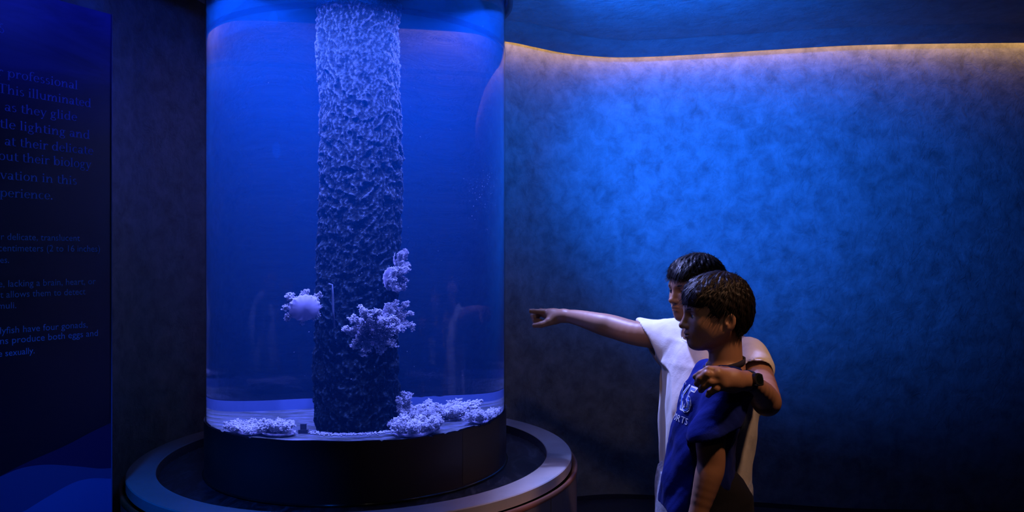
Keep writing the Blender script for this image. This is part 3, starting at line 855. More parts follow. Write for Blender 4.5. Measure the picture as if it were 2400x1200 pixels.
def head(Fd, O, A, sc, neck_to, rn0, rn1):
    O = np.array(O, float)
    L = lambda *q: O + A @ (np.array(q) * sc)
    def E(c_, r, k=.01, op='add', rot=None): Fd.ell(L(*c_), [x * sc for x in r], A if rot is None else A @ rot, k * sc, op)
    def C(a, b_, ra, rb, k=.01, op='add'): Fd.cone(L(*a), L(*b_), ra * sc, rb * sc, k * sc, op)
    Fd.cone(L(-.022, 0, -.035), neck_to, rn0, rn1, .01)
    E((-.010, 0, .034), (.084, .070, .074))
    E((.034, 0, .030), (.052, .060, .058), .03)
    E((.034, 0, -.024), (.052, .055, .066), .03)
    for m in (-1, 1):
        C((.002, .047 * m, -.042), (.058, .018 * m, -.077), .020, .015, .03)
        E((.052, .034 * m, -.026), (.025, .022, .024), .022)
        C((.083, .010 * m, .0185), (.070, .043 * m, .019), .0075, .006, .014)
    E((.070, 0, -.078), (.015, .018, .014), .018)
    E((.073, 0, -.050), (.017, .026, .022), .016)
    for m in (-1, 1):
        E((.0905, .030 * m, .002), (.013, .018, .0105), .012, 'sub')
        E((.0685, .0295 * m, .001), (.0145, .0145, .0145), .004)          # lids over the eyeball
        E((.084, .0300 * m, -.0005), (.011, .0150, .0050), .002, 'sub')
    C((.083, 0, .010), (.0985, 0, -.024), .0068, .0095, .010)
    E((.1005, 0, -.0265), (.0095, .0095, .0085), .006)
    for m in (-1, 1):
        E((.0915, .0105 * m, -.0290), (.0085, .0062, .0068), .004)
        E((.0965, .0055 * m, -.0360), (.0042, .0035, .0040), .002, 'sub')
    E((.0895, 0, -.0475), (.0078, .019, .0050), .004)
    E((.0875, 0, -.0570), (.0085, .0165, .0056), .004)
    E((.0965, 0, -.0522), (.0125, .019, .0011), .0016, 'sub')
    for m in (-1, 1):
        tl = math.radians(14); ry = np.array([[math.cos(tl), 0, -math.sin(tl)], [0, 1, 0], [math.sin(tl), 0, math.cos(tl)]])
        yw = math.radians(-24 * m); rz = np.array([[math.cos(yw), -math.sin(yw), 0], [math.sin(yw), math.cos(yw), 0], [0, 0, 1]])
        rot = rz @ ry
        E((-.010, .072 * m, -.018), (.0165, .0075, .0265), .004, rot=rot)
        E((-.006, .0600 * m, -.040), (.010, .009, .012), .006)
        E((-.006, .0795 * m, -.0155), (.0105, .0060, .0175), .003, 'sub', rot=rot)
        E((-.001, .0735 * m, -.0235), (.0045, .0035, .0060), .003)
    return L

def eyes(L, A, sc, parent):
    for m in (-1, 1):
        c_ = Vector(L(.0690, .0295 * m, .0005)); r = .0128 * sc
        v = []; f = []
        for i in range(13):
            th = math.pi * i / 12
            for j in range(20):
                ph = 2 * math.pi * j / 20
                q = A @ np.array([math.cos(th), math.sin(th) * math.cos(ph), math.sin(th) * math.sin(ph)]) * r
                v.append(tuple(c_ + Vector(q)))
        for i in range(12):
            for j in range(20): f.append((i * 20 + j, i * 20 + (j + 1) % 20, (i + 1) * 20 + (j + 1) % 20, (i + 1) * 20 + j))
        o = obj('eye', v, f, M['eye_white'], parent)
        o.data.materials.append(M['iris'])
        for p in o.data.polygons:
            if p.index // 20 < 2: p.material_index = 1

def brows(L, sc, parent):
    for m in (-1, 1):
        b = MB(); pts = [Vector(L(*q)) for q in ((.0885, .012 * m, .0175), (.0885, .022 * m, .0205), (.0825, .034 * m, .0215), (.0735, .046 * m, .0185))]
        b.tube(pts, [.0022 * sc, .0030 * sc, .0026 * sc, .0012 * sc], 6)
        b.build('eyebrow', M['hair'], parent)

HL_X = [-.2, -.075, -.045, -.034, -.020, .012, .026, .034, .046, .12]
def hair(name, O, A, sc, parent, fringe, seed, back=-.074):
    """cap of short hair with a hairline, then loose strands over it"""
    O = np.array(O, float)
    R_ = .135 * sc
    g = [np.arange(o_ - R_, o_ + R_, .0028) for o_ in O]
    Fd = Field(*g)
    L = lambda *q: O + A @ (np.array(q) * sc)
    def E(c_, r, k=.01, op='add'): Fd.ell(L(*c_), [x * sc for x in r], A, k * sc, op)
    E((-.007, 0, .036), (.0935, .0800, .0835))
    E((-.034, 0, .005), (.066, .073, .075), .02)
    E((.041, 0, .053), (.049, .066, .050), .02)
    E((.056, .012, .052), (.034, .052, .034), .015)
    hz = [back, back, back, -.045, .004, .004, -.030, .002, fringe, fringe]
    def cutter(X, Y, Z):
        p = (X - O[0], Y - O[1], Z - O[2])
        q = [(A[0, i] * p[0] + A[1, i] * p[1] + A[2, i] * p[2]) / sc for i in range(3)]
        q[0], q[1], q[2] = np.broadcast_arrays(*q)
        jag = .004 * np.sin(q[1] * 260 + 1.3 * seed) * np.sin(q[1] * 97 + seed) * (q[0] > .03)
        zb = np.interp(q[0], HL_X, hz).astype(np.float32) + jag + .010 * (np.abs(q[1]) / .05)**2 * (q[0] > .03) * -.4
        inner = ((q[0] + .014) / .080)**2 + (q[1] / .064)**2 + ((q[2] - .034) / .068)**2
        return np.maximum((zb - q[2]) * sc, 0 * q[0] + (1 - np.sqrt(inner)) * .06)
    Fd.clip(cutter)
    V, F = Fd.mesh(); V = relax(V, F, 2)
    N_ = normals(V, F)
    q = (V - O) @ A / sc
    ang = np.arctan2(q[:, 1], q[:, 0] + .03)
    tex = .0012 * np.sin(ang * 46 + 9 * q[:, 2] * 20 + 2 * np.sin(q[:, 0] * 70)) + .0016 * np.sin(ang * 21 + seed + 3 * np.sin(q[:, 2] * 40)) + .0010 * np.sin(q[:, 2] * 300 + ang * 14)
    V = V + N_ * tex[:, None]
    cap = obj(name, V, F, M['hair'], parent)
    rg = np.random.default_rng(seed); b = MB()
    pick = rg.choice(len(V), 5200)
    crown = L(-.045, 0, .118)
    for i in pick:
        p, nn = V[i], N_[i]
        if nn @ (p - (O + A @ np.array([-.012, 0, .03]) * sc)) < 0: continue
        d = p - crown; d = d + A[:, 0] * .03 * sc; d = d - nn * (d @ nn); ln = np.linalg.norm(d)
        if ln < 1e-6: continue
        d = d / ln + rg.normal(0, .22, 3); Ln = rg.uniform(.012, .026) * sc
        sd = np.cross(d, nn); sd /= max(np.linalg.norm(sd), 1e-9); wd = rg.uniform(.0005, .0010)
        lift = rg.uniform(.05, .28)
        P0 = p + nn * .0002; P1 = p + d * Ln * .5 + nn * Ln * lift * .5; P2 = p + d * Ln + nn * Ln * lift * .6 - np.array([0, 0, .003])
        n0 = len(b.v)
        b.v += [tuple(P0 - sd * wd), tuple(P0 + sd * wd), tuple(P1 - sd * wd * .8), tuple(P1 + sd * wd * .8), tuple(P2)]
        b.f += [(n0, n0 + 1, n0 + 3, n0 + 2), (n0 + 2, n0 + 3, n0 + 4)]
    o = b.build('loose_strands', M['hair'], cap); o['kind'] = 'stuff'
    return cap

# materials of the people
M['skin'] = mat('brown_skin', (.34, .175, .105), .46, .4)
t = add_noise(M['skin'], 120, 4, .6); bump(M['skin'], t.outputs['Fac'], .08, .002)
M['hair'] = mat('black_hair', (.010, .007, .006), .45, .16)
M['eye_white'] = mat('eye_white', (.75, .74, .72), .2, .5); M['iris'] = mat('dark_iris', (.012, .008, .006), .1, .6)
def cloth(name, col, rough=.85):
    m = mat(name, col, rough, .15); t = add_noise(m, 340, 3, .6); t2 = add_noise(m, 26, 5, .6, .4)
    n_, l_, b_ = nodes(m); b_.inputs['Sheen Weight'].default_value = .02 if sum(col) < .5 else .10
    if sum(col) < .5: b_.inputs['Specular IOR Level'].default_value = .06
    bump(m, t.outputs['Fac'], .25, .0015, bump(m, t2.outputs['Fac'], .25, .006)); return m
M['white_tee'] = cloth('white_jersey', (.78, .76, .74)); M['navy_tee'] = cloth('navy_jersey', (.007, .016, .16))
M['navy_rib'] = cloth('navy_rib', (.035, .032, .060))
M['denim'] = cloth('pale_denim', (.40, .46, .60)); M['dark_short'] = cloth('black_shorts', (.012, .012, .018))
t = add_noise(M['denim'], 60, 5, .7); n_, l_, b_ = nodes(M['denim'])
l_.new(ramp(M['denim'], t.outputs['Fac'], [(.35, (.22, .28, .44)), (.65, (.60, .64, .76))]).outputs['Color'], b_.inputs['Base Color'])
M['shoe'] = mat('shoe', (.05, .05, .06), .6, .3); M['sole'] = mat('shoe_sole', (.5, .5, .5), .6, .3)

def folds(V, N_, amp, seed, waist=None):
    """soft drapery: long slanting wrinkles"""
    r = np.random.default_rng(seed); d = np.zeros(len(V))
    for _ in range(7):
        kx, ky, kz = r.normal(0, 52), r.normal(0, 52), r.normal(0, 30); ph = r.uniform(0, 6.3)
        warp = .8 * np.sin(V[:, 0] * 13 + V[:, 2] * 9 + ph)
        s_ = np.sin(V[:, 0] * kx + V[:, 1] * ky + V[:, 2] * kz + warp + ph)
        d += np.sign(s_) * np.abs(s_)**1.5 * r.uniform(.4, 1)
    return V + N_ * (amp * d / 3)[:, None]

def garment(name, Fd, m, parent, amp, seed, rl=3):
    V, F = Fd.mesh(); V = relax(V, F, rl); V = folds(V, normals(V, F), amp, seed)
    return obj(name, V, F, m, parent)

def shoes(parent, feet, fwd):
    for p in feet:
        f = Vector((fwd[0], fwd[1], 0)).normalized(); a = Vector((p[0], p[1], 0)) + f * .045
        lo = a - Vector((.16, .16, 0)); hi = a + Vector((.16, .16, .12))
        g = Field(np.arange(lo.x, hi.x, .006), np.arange(lo.y, hi.y, .006), np.arange(-.012, .13, .006))
        h = Vector((p[0], p[1], 0)) - f * .02; tt = h + f * .15
        g.cone(h + Vector((0, 0, .040)), h + f * .07 + Vector((0, 0, .045)), .036, .036); g.cone(h + f * .06 + Vector((0, 0, .036)), tt + Vector((0, 0, .030)), .036, .030, .02)
        g.cone(h + Vector((0, 0, .06)), h + Vector((0, 0, .085)), .036, .037, .02)
        g.clip(lambda X, Y, Z: .012 - Z + 0 * X + 0 * Y)
        V, F = g.mesh(); sh_ = obj('shoe', V, F, M['shoe'], parent)
        v = []; n = 28
        for z in (0.0, .016):
            for i in range(n):
                t = 2 * math.pi * i / n; q = h + f * .065 + f * (math.cos(t) * .115) + Vector((-f.y, f.x, 0)) * (math.sin(t) * .041)
                v.append((q.x, q.y, z))
        obj('sole', v, [(i, (i + 1) % n, n + (i + 1) % n, n + i) for i in range(n)] + [tuple(reversed(range(n))), tuple(range(n, 2 * n))], M['sole'], sh_, False)

def ribbon_ring(name, pts, half, th, m, parent, up=None):
    """flat closed band through pts (list of Vectors) around their centre"""
    c_ = sum(pts, Vector()) / len(pts); v = []; n = len(pts)
    ax = up.normalized()
    for p in pts:
        r = (p - c_); r = (r - ax * r.dot(ax)).normalized()
        v += [tuple(p - ax * half), tuple(p - ax * half * .8 + r * th), tuple(p + ax * half * .8 + r * th), tuple(p + ax * half)]
    f = []
    for i in range(n):
        j = (i + 1) % n
        for k in range(4): f.append((i * 4 + k, j * 4 + k, j * 4 + (k + 1) % 4, i * 4 + (k + 1) % 4))
    return obj(name, v, f, m, parent)

from mathutils.bvhtree import BVHTree
def stick_text(s, o_at, right, up, height, target, m, name, parent, width=None, off=0., lift=0.):
    """flat lettering laid on a garment: each corner dropped on the cloth along the text's own normal"""
    pl, L = font_polys(s, off); k = height; kx = (width / L) if width else k
    n_ = right.cross(up).normalized()
    me = target.data; off = target.matrix_world.translation if False else Vector((0, 0, 0))
    bv = BVHTree.FromPolygons([v.co.copy() for v in me.vertices], [tuple(p.vertices) for p in me.polygons])
    b = MB()
    for q in pl:
        # subdivide long edges so the print follows the cloth
        pts = []
        for (x0, y0), (x1, y1) in zip(q, q[1:] + q[:1]):
            pts.append((x0, y0))
        out = []
        for a, c_ in pts:
            w_ = o_at + right * (a * kx) + up * (c_ * k)
            h = bv.ray_cast(w_ + n_ * .15, -n_)
            out.append((h[0] if h[0] is not None else w_) + n_ * (.0012 + lift))
        b.add(out, [tuple(range(len(out)))])
    return b.build(name, m, parent, False)

# ---------------- the taller boy: pointing with his far arm, his near arm round the other
B = empty('person', (.62, 2.50, 0), 'taller boy in a white t-shirt pointing at the tank, arm round the shorter boy', 'person')
TY = 36
T_ = frame(TY); fT = T_[:, 0]
hA = frame(24, -3); HO = at(1634, 680, 2.45)
rsh = Vector((.545, 2.58, 1.032)); lsh = Vector((.722, 2.345, 1.000))
elb = at(1437, 766, 2.67); wri = at(1322, 740, 2.77)
lel = at(1797, 940, 2.16); lwr = at(1752, 893, 2.00)
Fd = Field(axis_pts((.06, .33, .0026), (.33, .84, .0030)), axis_pts((1.88, 2.02, .0026), (2.02, 2.34, .0040), (2.34, 2.56, .0030), (2.56, 2.70, .0040), (2.70, 2.92, .0028)),
           axis_pts((-.01, .80, .010), (.80, 1.36, .0028)))
nb = Vector((.628, 2.47, 1.035))
L1 = head(Fd, HO, hA, 0.99, tuple(nb), .046, .050)
rows = [(1.04, .628, 2.475, .05, .06), (1.0, .630, 2.48, .075, .125), (.92, .628, 2.49, .085, .125), (.80, .625, 2.50, .085, .115), (.68, .625, 2.50, .09, .12), (.56, .625, 2.50, .085, .12)]
Fd.loft(rows, fT, .02)
nbl = tuple(nb - Vector((0, 0, .035)))
Fd.cone(nbl, tuple(rsh), .038, .040, .03); Fd.cone(nbl, tuple(lsh), .038, .040, .03)
# pointing arm
Fd.limb([tuple(rsh), tuple(at(1500, 783, 2.61)), tuple(elb), tuple(at(1405, 758, 2.69)), tuple(at(1355, 745, 2.74)), tuple(wri)], [.046, .041, .0395, .036, .027, .0205], .004)
K = lambda px, py, Y: tuple(at(px, py, Y))
Fd.chain([tuple(wri), K(1296, 738, 2.795), K(1276, 734, 2.81)], [.0205, .021, .017], .012)            # palm, index side
Fd.chain([tuple(wri), K(1292, 737, 2.825), K(1270, 733, 2.845)], [.019, .019, .015], .014)
Fd.chain([tuple(wri), K(1300, 746, 2.785), K(1286, 753, 2.772)], [.018, .020, .015], .012)            # ball of the thumb
Fd.chain([K(1274, 731, 2.800), K(1250, 729.5, 2.797), K(1236, 728.3, 2.796), K(1223.5, 727.5, 2.796)], [.0110, .0088, .0078, .0062], .004)   # index
Fd.chain([K(1288, 754, 2.775), K(1268, 761, 2.762), K(1252, 763, 2.768)], [.0135, .0108, .0088], .006)                                     # thumb
Fd.chain([K(1268, 729, 2.822), K(1249, 741, 2.818), K(1253, 752, 2.806), K(1266, 752, 2.800)], [.0110, .0098, .0090, .0080], .004)          # middle, curled
Fd.chain([K(1266, 731, 2.842), K(1251, 744, 2.840), K(1257, 754, 2.826), K(1268, 753, 2.820)], [.0105, .0094, .0086, .0076], .004)          # ring
Fd.chain([K(1268, 733, 2.860), K(1257, 746, 2.858), K(1262, 754, 2.848), K(1271, 753, 2.842)], [.0095, .0084, .0076, .0068], .004)          # little
# near arm and the hand on the shoulder
Fd.limb([tuple(lsh), tuple(at(1778, 880, 2.27)), tuple(lel), tuple(at(1785, 925, 2.12)), tuple(lwr)], [.045, .041, .039, .037, .0225], .004)
Fd.chain([tuple(lwr), K(1715, 888, 1.960), K(1680, 878, 1.938)], [.0225, .025, .019], .012)
Fd.chain([tuple(lwr), K(1718, 896, 1.958), K(1694, 900, 1.938)], [.021, .024, .018], .014)
Fd.chain([K(1680, 869, 1.940), K(1660, 867, 1.938), K(1643, 876, 1.942), K(1630, 883, 1.950)], [.0125, .0105, .0092, .0078], .0035)       # index
Fd.chain([K(1682, 881, 1.936), K(1657, 878, 1.928), K(1641, 888, 1.934), K(1634, 899, 1.950)], [.0120, .0108, .0096, .0085], .0035)      # middle
Fd.chain([K(1688, 893, 1.936), K(1664, 895, 1.926), K(1649, 905, 1.932), K(1643, 914, 1.948)], [.0115, .0104, .0094, .0084], .0035)      # ring
Fd.chain([K(1696, 904, 1.940), K(1678, 911, 1.930), K(1665, 919, 1.936), K(1660, 926, 1.950)], [.0108, .0095, .0086, .0076], .0035)      # little
Fd.chain([K(1722, 884, 1.968), K(1704, 872, 1.990), K(1690, 866, 2.005)], [.017, .0125, .0095], .008)                                     # thumb over the top
# legs
hipz = .60
for sx_ in (-1, 1):
    hx = Vector((.625, 2.50, hipz)) + Vector(T_[:, 1]) * (.062 * sx_)
    kn = Vector((hx.x - .010, hx.y, .335)); an = Vector((hx.x + .005, hx.y, .075))
    Fd.limb([tuple(hx), tuple(kn), (kn.x + .006, kn.y + .004, .26), tuple(an), (an.x, an.y, .03)], [.066, .046, .043, .028, .028], .004)
V, F = Fd.mesh(); V = relax(V, F, 1, .4)
body = obj('body', V, F, M['skin'], B)
eyes(L1, hA, 0.99, B); brows(L1, 0.99, B)
hair('hair', HO, hA, 0.99, B, .044, 3)
# white t-shirt
def wr(py, x0, x1, Y, ratio, yaw):
    """cross-section whose picture outline runs from x0 to x1 on row py"""
    p0, p1 = at(x0, py, Y), at(x1, py, Y); w_ = (p1.x - p0.x) / 2; y = math.radians(yaw)
    rf = w_ / math.sqrt(math.cos(y)**2 + (math.sin(y) * ratio)**2)
    return (p0.z, (p0.x + p1.x) / 2, Y, rf, rf * ratio)
Fd = Field(axis_pts((.34, .84, .0034)), axis_pts((2.16, 2.80, .0036)), axis_pts((.54, 1.10, .0034)))
rows = [wr(757, 1640, 1688, 2.47, 1.2, TY), wr(772, 1604, 1722, 2.475, 1.5, TY), wr(795, 1575, 1748, 2.48, 1.55, TY), wr(850, 1553, 1765, 2.49, 1.35, TY), wr(900, 1541, 1770, 2.50, 1.25, TY),
        wr(950, 1533, 1768, 2.50, 1.2, TY), wr(1000, 1529, 1763, 2.50, 1.2, TY), wr(1050, 1531, 1758, 2.50, 1.2, TY), wr(1100, 1533, 1752, 2.50, 1.2, TY), wr(1142, 1535, 1748, 2.50, 1.2, TY)]
Fd.loft(rows, fT, .012)
sl_a = at(1590, 792, 2.565); sl_b = at(1496, 797, 2.63)
Fd.cone(tuple(sl_a), tuple(sl_b), .064, .072, .03); Fd.cone(tuple(at(1575, 812, 2.57)), tuple(at(1520, 822, 2.61)), .052, .052, .03); Fd.cone(tuple(at(1600, 800, 2.55)), tuple(at(1550, 818, 2.59)), .06, .045, .03)
nrm = (Vector((-94, 0, -43))).normalized(); pl0 = at(1519, 801, 2.61)
def cutA(X, Y, Z):
    d = (X - pl0.x) * nrm.x + (Y - pl0.y) * nrm.y + (Z - pl0.z) * nrm.z
    return np.where(X < .50, d, -1).astype(np.float32) + 0 * Y + 0 * Z
sl_c = at(1768, 862, 2.29)
Fd.cone(tuple(lsh), tuple(sl_c), .056, .057, .03)
nl = (Vector(lel) - lsh).normalized(); pl1 = lsh + nl * .112
def cutB(X, Y, Z):
    d = (X - pl1.x) * nl.x + (Y - pl1.y) * nl.y + (Z - pl1.z) * nl.z
    r2 = (X - pl1.x)**2 + (Y - pl1.y)**2 + (Z - pl1.z)**2
    return np.where((r2 < .0090) & (Y < pl1.y + .07), d, -1).astype(np.float32)
Fd.clip(cutA); Fd.clip(cutB)
Fd.cone(tuple(at(1560, 795, 2.59)), tuple(at(1470, 798, 2.65)), .050, .066, .002, 'sub')              # hollow sleeves
Fd.cone(tuple(lsh + nl * .08), tuple(lsh + nl * .17), .046, .054, .002, 'sub')
Fd.ell(tuple(nb + Vector((-.022, -.016, .026))), (.062, .066, .050), T_, .004, 'sub')                  # neck opening
tee = garment('t_shirt', Fd, M['white_tee'], B, .0075, 11)
tag(tee, 'white short-sleeved t-shirt')
def collar(name, c_, rx, ry, A, half, th, m, parent, tilt):
    pts = []
    for i in range(40):
        t = 2 * math.pi * i / 40; q = A @ np.array([math.cos(t) * rx, math.sin(t) * ry, -math.cos(t) * tilt])
        pts.append(c_ + Vector(q))
    return ribbon_ring(name, pts, half, th, m, parent, Vector((0, 0, 1)))
collar('neckband', nb + Vector((-.018, -.013, .004)), .060, .064, T_, .009, .003, M['white_tee'], tee, .016)
# pale denim shorts
Fd = Field(axis_pts((.40, .86, .006)), axis_pts((2.28, 2.74, .006)), axis_pts((.26, .70, .006)))
Fd.loft([wr(1105, 1546, 1738, 2.5, 1.15, TY), wr(1150, 1541, 1742, 2.5, 1.15, TY), wr(1210, 1537, 1745, 2.5, 1.15, TY)], fT, .01)
for sx_ in (-1, 1):
    hx = Vector((.625, 2.50, .55)) + Vector(T_[:, 1]) * (.072 * sx_); Fd.cone(tuple(hx), (hx.x - .008, hx.y, .31), .098, .080, .03)
Fd.clip(lambda X, Y, Z: .31 - Z + 0 * X + 0 * Y)
tag(garment('shorts', Fd, M['denim'], B, .004, 5, 1), 'pale washed denim shorts')
shoes(B, [tuple(Vector((.630, 2.50, 0)) + Vector(T_[:, 1]) * (.062 * q)) for q in (-1, 1)], fT)
# wristwatch
wa = (lwr - at(1715, 888, 1.96)).normalized(); wc = lwr + wa * .002
u_ = wa.orthogonal().normalized(); v_ = wa.cross(u_)
M['watch'] = mat('black_strap', (.012, .012, .013), .35, .5)
band_ = ribbon_ring('wristwatch', [wc + (u_ * math.cos(t) + v_ * math.sin(t)) * .0255 for t in [2 * math.pi * i / 32 for i in range(32)]], .0095, .0030, M['watch'], B, wa)
tag(band_, 'black wristwatch')
out = (Vector((-.29, -.95, .30)) - wa * Vector((-.29, -.95, .30)).dot(wa)).normalized(); sd = wa.cross(out)
Mx = Matrix((sd, wa, out)).transposed()
b = MB()
n = 24
for z_, r_ in ((.026, .0165), (.0345, .0165), (.0355, .0145)):
    for i in range(n):
        t = 2 * math.pi * i / n; q = max(abs(math.cos(t)), abs(math.sin(t))); k = r_ / (q * .55 + .45)
        b.v.append(tuple(wc + Mx @ Vector((math.cos(t) * k, math.sin(t) * k * 1.12, z_))))
for i in range(n):
    for r_ in (0, 1): b.f.append((r_ * n + i, r_ * n + (i + 1) % n, (r_ + 1) * n + (i + 1) % n, (r_ + 1) * n + i))
b.f.append(tuple(2 * n + i for i in range(n)))
b.build('watch_case', mat('watch_case', (.05, .055, .06), .2, .6, .6), band_, False)
b = MB(); b.add([wc + Mx @ Vector((math.cos(2 * math.pi * i / n) * .0125, math.sin(2 * math.pi * i / n) * .0135, .0358)) for i in range(n)], [tuple(range(n))])
b.build('watch_screen', mat('watch_screen', (.006, .010, .010), .06, .6), band_, False)
# dark pouch showing behind his back
M['pouch'] = mat('dark_pouch', (.035, .045, .035), .6, .3)
pc = at(1758, 958, 2.47)
b = MB(); q = [at(1746, 935, 2.44), at(1786, 965, 2.46), at(1776, 985, 2.46), at(1748, 1000, 2.45)]
b.add([p for p in q] + [p + Vector((0, .05, 0)) for p in q], [(3, 2, 1, 0), (4, 5, 6, 7), (0, 1, 5, 4), (1, 2, 6, 5), (2, 3, 7, 6), (3, 0, 4, 7)])
pouch = b.build('pouch', M['pouch'], B, False); tag(pouch, 'small dark pouch behind his back')
b = MB(); q = [at(1754, 936, 2.438), at(1786, 964, 2.455), at(1781, 975, 2.455), at(1757, 950, 2.438)]
b.add([p - Vector((0, .003, 0)) for p in q] + [p + Vector((0, .002, 0)) for p in q], [(3, 2, 1, 0), (4, 5, 6, 7), (0, 1, 5, 4), (1, 2, 6, 5), (2, 3, 7, 6), (3, 0, 4, 7)])
tag(b.build('pouch_trim', mat('pale_trim', (.42, .36, .28), .6, .3), pouch, False), 'pale trim')

# ---------------- the shorter boy in front, in navy
B2 = empty('person', (.55, 2.15, 0), 'shorter boy in a navy t-shirt and dark shorts, seen from his left side', 'person')
TY2 = 4
T2 = frame(TY2); f2 = T2[:, 0]
hA2 = frame(3, -3); HO2 = at(1681, 736, 2.15)
Fd = Field(axis_pts((.38, .72, .0028)), axis_pts((1.93, 2.04, .0036), (2.04, 2.26, .0028), (2.26, 2.40, .0040)), axis_pts((-.01, .50, .010), (.50, .98, .0040), (.98, 1.30, .0026)))
nb2 = Vector((.598, 2.15, .992))
L2 = head(Fd, HO2, hA2, 1.0, tuple(nb2), .042, .047)
Fd.loft([(.995, .597, 2.15, .05, .055), (.955, .585, 2.15, .06, .125), (.88, .558, 2.15, .066, .115), (.78, .540, 2.15, .062, .105), (.66, .528, 2.15, .066, .11), (.55, .545, 2.15, .085, .115)], f2, .02)
ls = Vector((.578, 2.035, .945)); rs = Vector((.578, 2.270, .945))
nbl = tuple(nb2 - Vector((0, 0, .040)))
Fd.cone(nbl, tuple(ls), .034, .038, .03); Fd.cone(nbl, tuple(rs), .034, .038, .03)
Fd.limb([tuple(ls), K(1668, 1010, 2.005), K(1667, 1085, 1.995), K(1658, 1125, 1.985), K(1634, 1212, 1.97)], [.042, .038, .0345, .0330, .0215], .004)
Fd.limb([tuple(rs), (.575, 2.315, .84), (.580, 2.325, .755), (.570, 2.315, .69), (.552, 2.305, .615)], [.042, .036, .033, .030, .021], .004)
def hang_hand(w, sgn):
    """relaxed hand below wrist w; sgn +1 = thumb towards +Y"""
    w = Vector(w); d = Vector((-.22, 0, -1)).normalized(); fw = Vector((-1, 0, .22)).normalized()
    Fd.chain([tuple(w), tuple(w + d * .035), tuple(w + d * .062)], [.021, .022, .019], .012)
    for i, ln in enumerate((.050, .056, .052, .042)):
        k = w + d * .064 + fw * (.021 - .014 * i); m_ = k + d * ln * .5 + Vector((0, .006 * sgn, 0)); e = m_ + d * ln * .42 + Vector((0, .014 * sgn, 0))
        Fd.chain([tuple(k), tuple(m_), tuple(e)], [.0088, .0078, .0064], .003)
    Fd.chain([tuple(w + d * .018 + fw * .014), tuple(w + d * .042 + fw * .032), tuple(w + d * .064 + fw * .036)], [.0125, .0098, .0078], .006)
hang_hand(at(1634, 1212, 1.97), 1); hang_hand((.552, 2.305, .615), -1)
for sx_ in (-1, 1):
    hx = Vector((.555, 2.15 + .060 * sx_, .58)); kn = Vector((.545, hx.y, .32)); an = Vector((.562, hx.y, .07))
    Fd.limb([tuple(hx), tuple(kn), (.556, hx.y, .25), tuple(an), (an.x, an.y, .03)], [.064, .045, .042, .027, .027], .004)
V, F = Fd.mesh(); V = relax(V, F, 1, .4)
obj('body', V, F, M['skin'], B2)
eyes(L2, hA2, 1.0, B2); brows(L2, 1.0, B2)
hair('hair', HO2, hA2, 1.0, B2, .031, 7)
Fd = Field(axis_pts((.37, .72, .0030)), axis_pts((1.90, 2.40, .0032)), axis_pts((.56, 1.02, .0030)))
def r2(py, x0, x1, side): p0, p1 = at(x0, py, 2.15), at(x1, py, 2.15); return (p0.z, (p0.x + p1.x) / 2, 2.15, (p1.x - p0.x) / 2, side)
Fd.loft([r2(848, 1662, 1728, .062), r2(866, 1646, 1738, .095), r2(885, 1630, 1743, .132), r2(905, 1616, 1745, .146), r2(935, 1601, 1741, .142), r2(980, 1588, 1731, .132), r2(1030, 1574, 1718, .128),
         r2(1080, 1564, 1712, .130), r2(1130, 1554, 1716, .134), r2(1190, 1546, 1722, .138)], f2, .012)
nh = Vector((-.30, 0, -1)).normalized(); ph = at(1580, 1192, 2.15)
sa = Vector((.575, 2.040, .935)); sb = at(1667, 1035, 2.003)
Fd.cone(tuple(sa), tuple(sb), .056, .064, .02)
ns_ = (Vector((.32, 0, -.95))).normalized(); ps = at(1660, 1019, 2.0)
Fd.cone(tuple(rs + Vector((0, -.02, 0))), (.576, 2.318, .80), .054, .060, .02)
def cutN(X, Y, Z):
    d = (X - ps.x) * ns_.x + (Y - ps.y) * ns_.y + (Z - ps.z) * ns_.z
    side = (Y < 2.035 + 0 * X + 0 * Z) | ((Y > 2.300) + 0 * X + 0 * Z > 0)
    return np.where(side, d, -1).astype(np.float32)
Fd.clip(cutN)
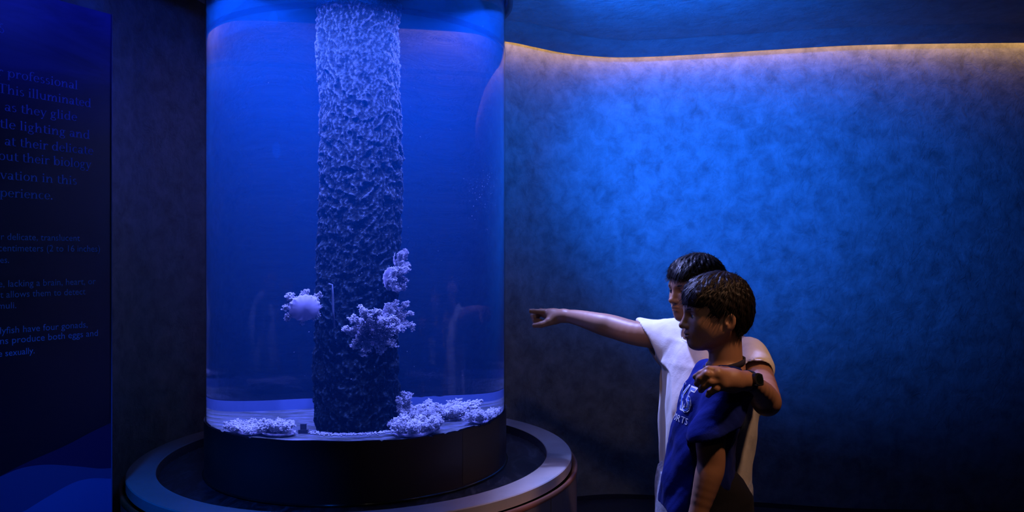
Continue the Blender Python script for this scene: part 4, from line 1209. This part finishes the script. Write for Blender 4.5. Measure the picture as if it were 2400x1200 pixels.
Fd.clip(lambda X, Y, Z: (X - ph.x) * (-nh.x) * -1 + (Z - ph.z) * nh.z + 0 * Y)
axs = (sb - sa).normalized(); Fd.cone(tuple(sb - axs * .020), tuple(sb + axs * .08), .050, .060, .002, 'sub')
Fd.ell(tuple(nb2 + Vector((-.010, 0, .022))), (.056, .060, .030), T2, .004, 'sub')
tee2 = garment('t_shirt', Fd, M['navy_tee'], B2, .0060, 21)
tag(tee2, 'navy short-sleeved t-shirt with a white chest print')
collar('neckband', nb2 + Vector((-.004, 0, .006)), .054, .060, T2, .008, .003, M['navy_rib'], tee2, .014)
M['print'] = mat('white_print', (.72, .70, .72), .6, .2); M['print_blue'] = mat('blue_print', (.12, .20, .62), .6, .2)
Fd = Field(axis_pts((.40, .74, .006)), axis_pts((1.98, 2.32, .006)), axis_pts((.26, .72, .006)))
Fd.loft([r2(1095, 1590, 1712, .112), r2(1125, 1580, 1742, .122), r2(1155, 1572, 1760, .128), r2(1210, 1570, 1762, .130)], f2, .02)
for sx_ in (-1, 1):
    Fd.cone((.560, 2.15 + .066 * sx_, .55), (.548, 2.15 + .066 * sx_, .31), .092, .078, .03)
Fd.clip(lambda X, Y, Z: .31 - Z + 0 * X + 0 * Y)
tag(garment('shorts', Fd, M['dark_short'], B2, .003, 9, 1), 'dark shorts')
shoes(B2, [(.562, 2.15 - .06), (.562, 2.15 + .06)], f2)
# chest print: two large outlined characters over a line of small capitals
rt = Vector((.20, -1, 0)).normalized(); upv = Vector((.22, 0, 1)).normalized(); upv = (upv - rt * upv.dot(rt)).normalized()
c0 = at(1594, 962, 2.14)
def chest(t, du, dv, h, wd, m, nm, off=0., lift=0.):
    o_ = stick_text(t, c0 + rt * du + upv * dv, rt, upv, h, tee2, m, nm, tee2, wd, off, lift); return o_
chest('K5', -.062, .004, .100, .118, M['print'], 'chest_print', .030)
chest('K5', -.058, .004, .100, .110, M['print_blue'], 'chest_print', -.012, .0007)
chest('SPORTS', -.060, -.030, .026, .110, M['print'], 'chest_print')
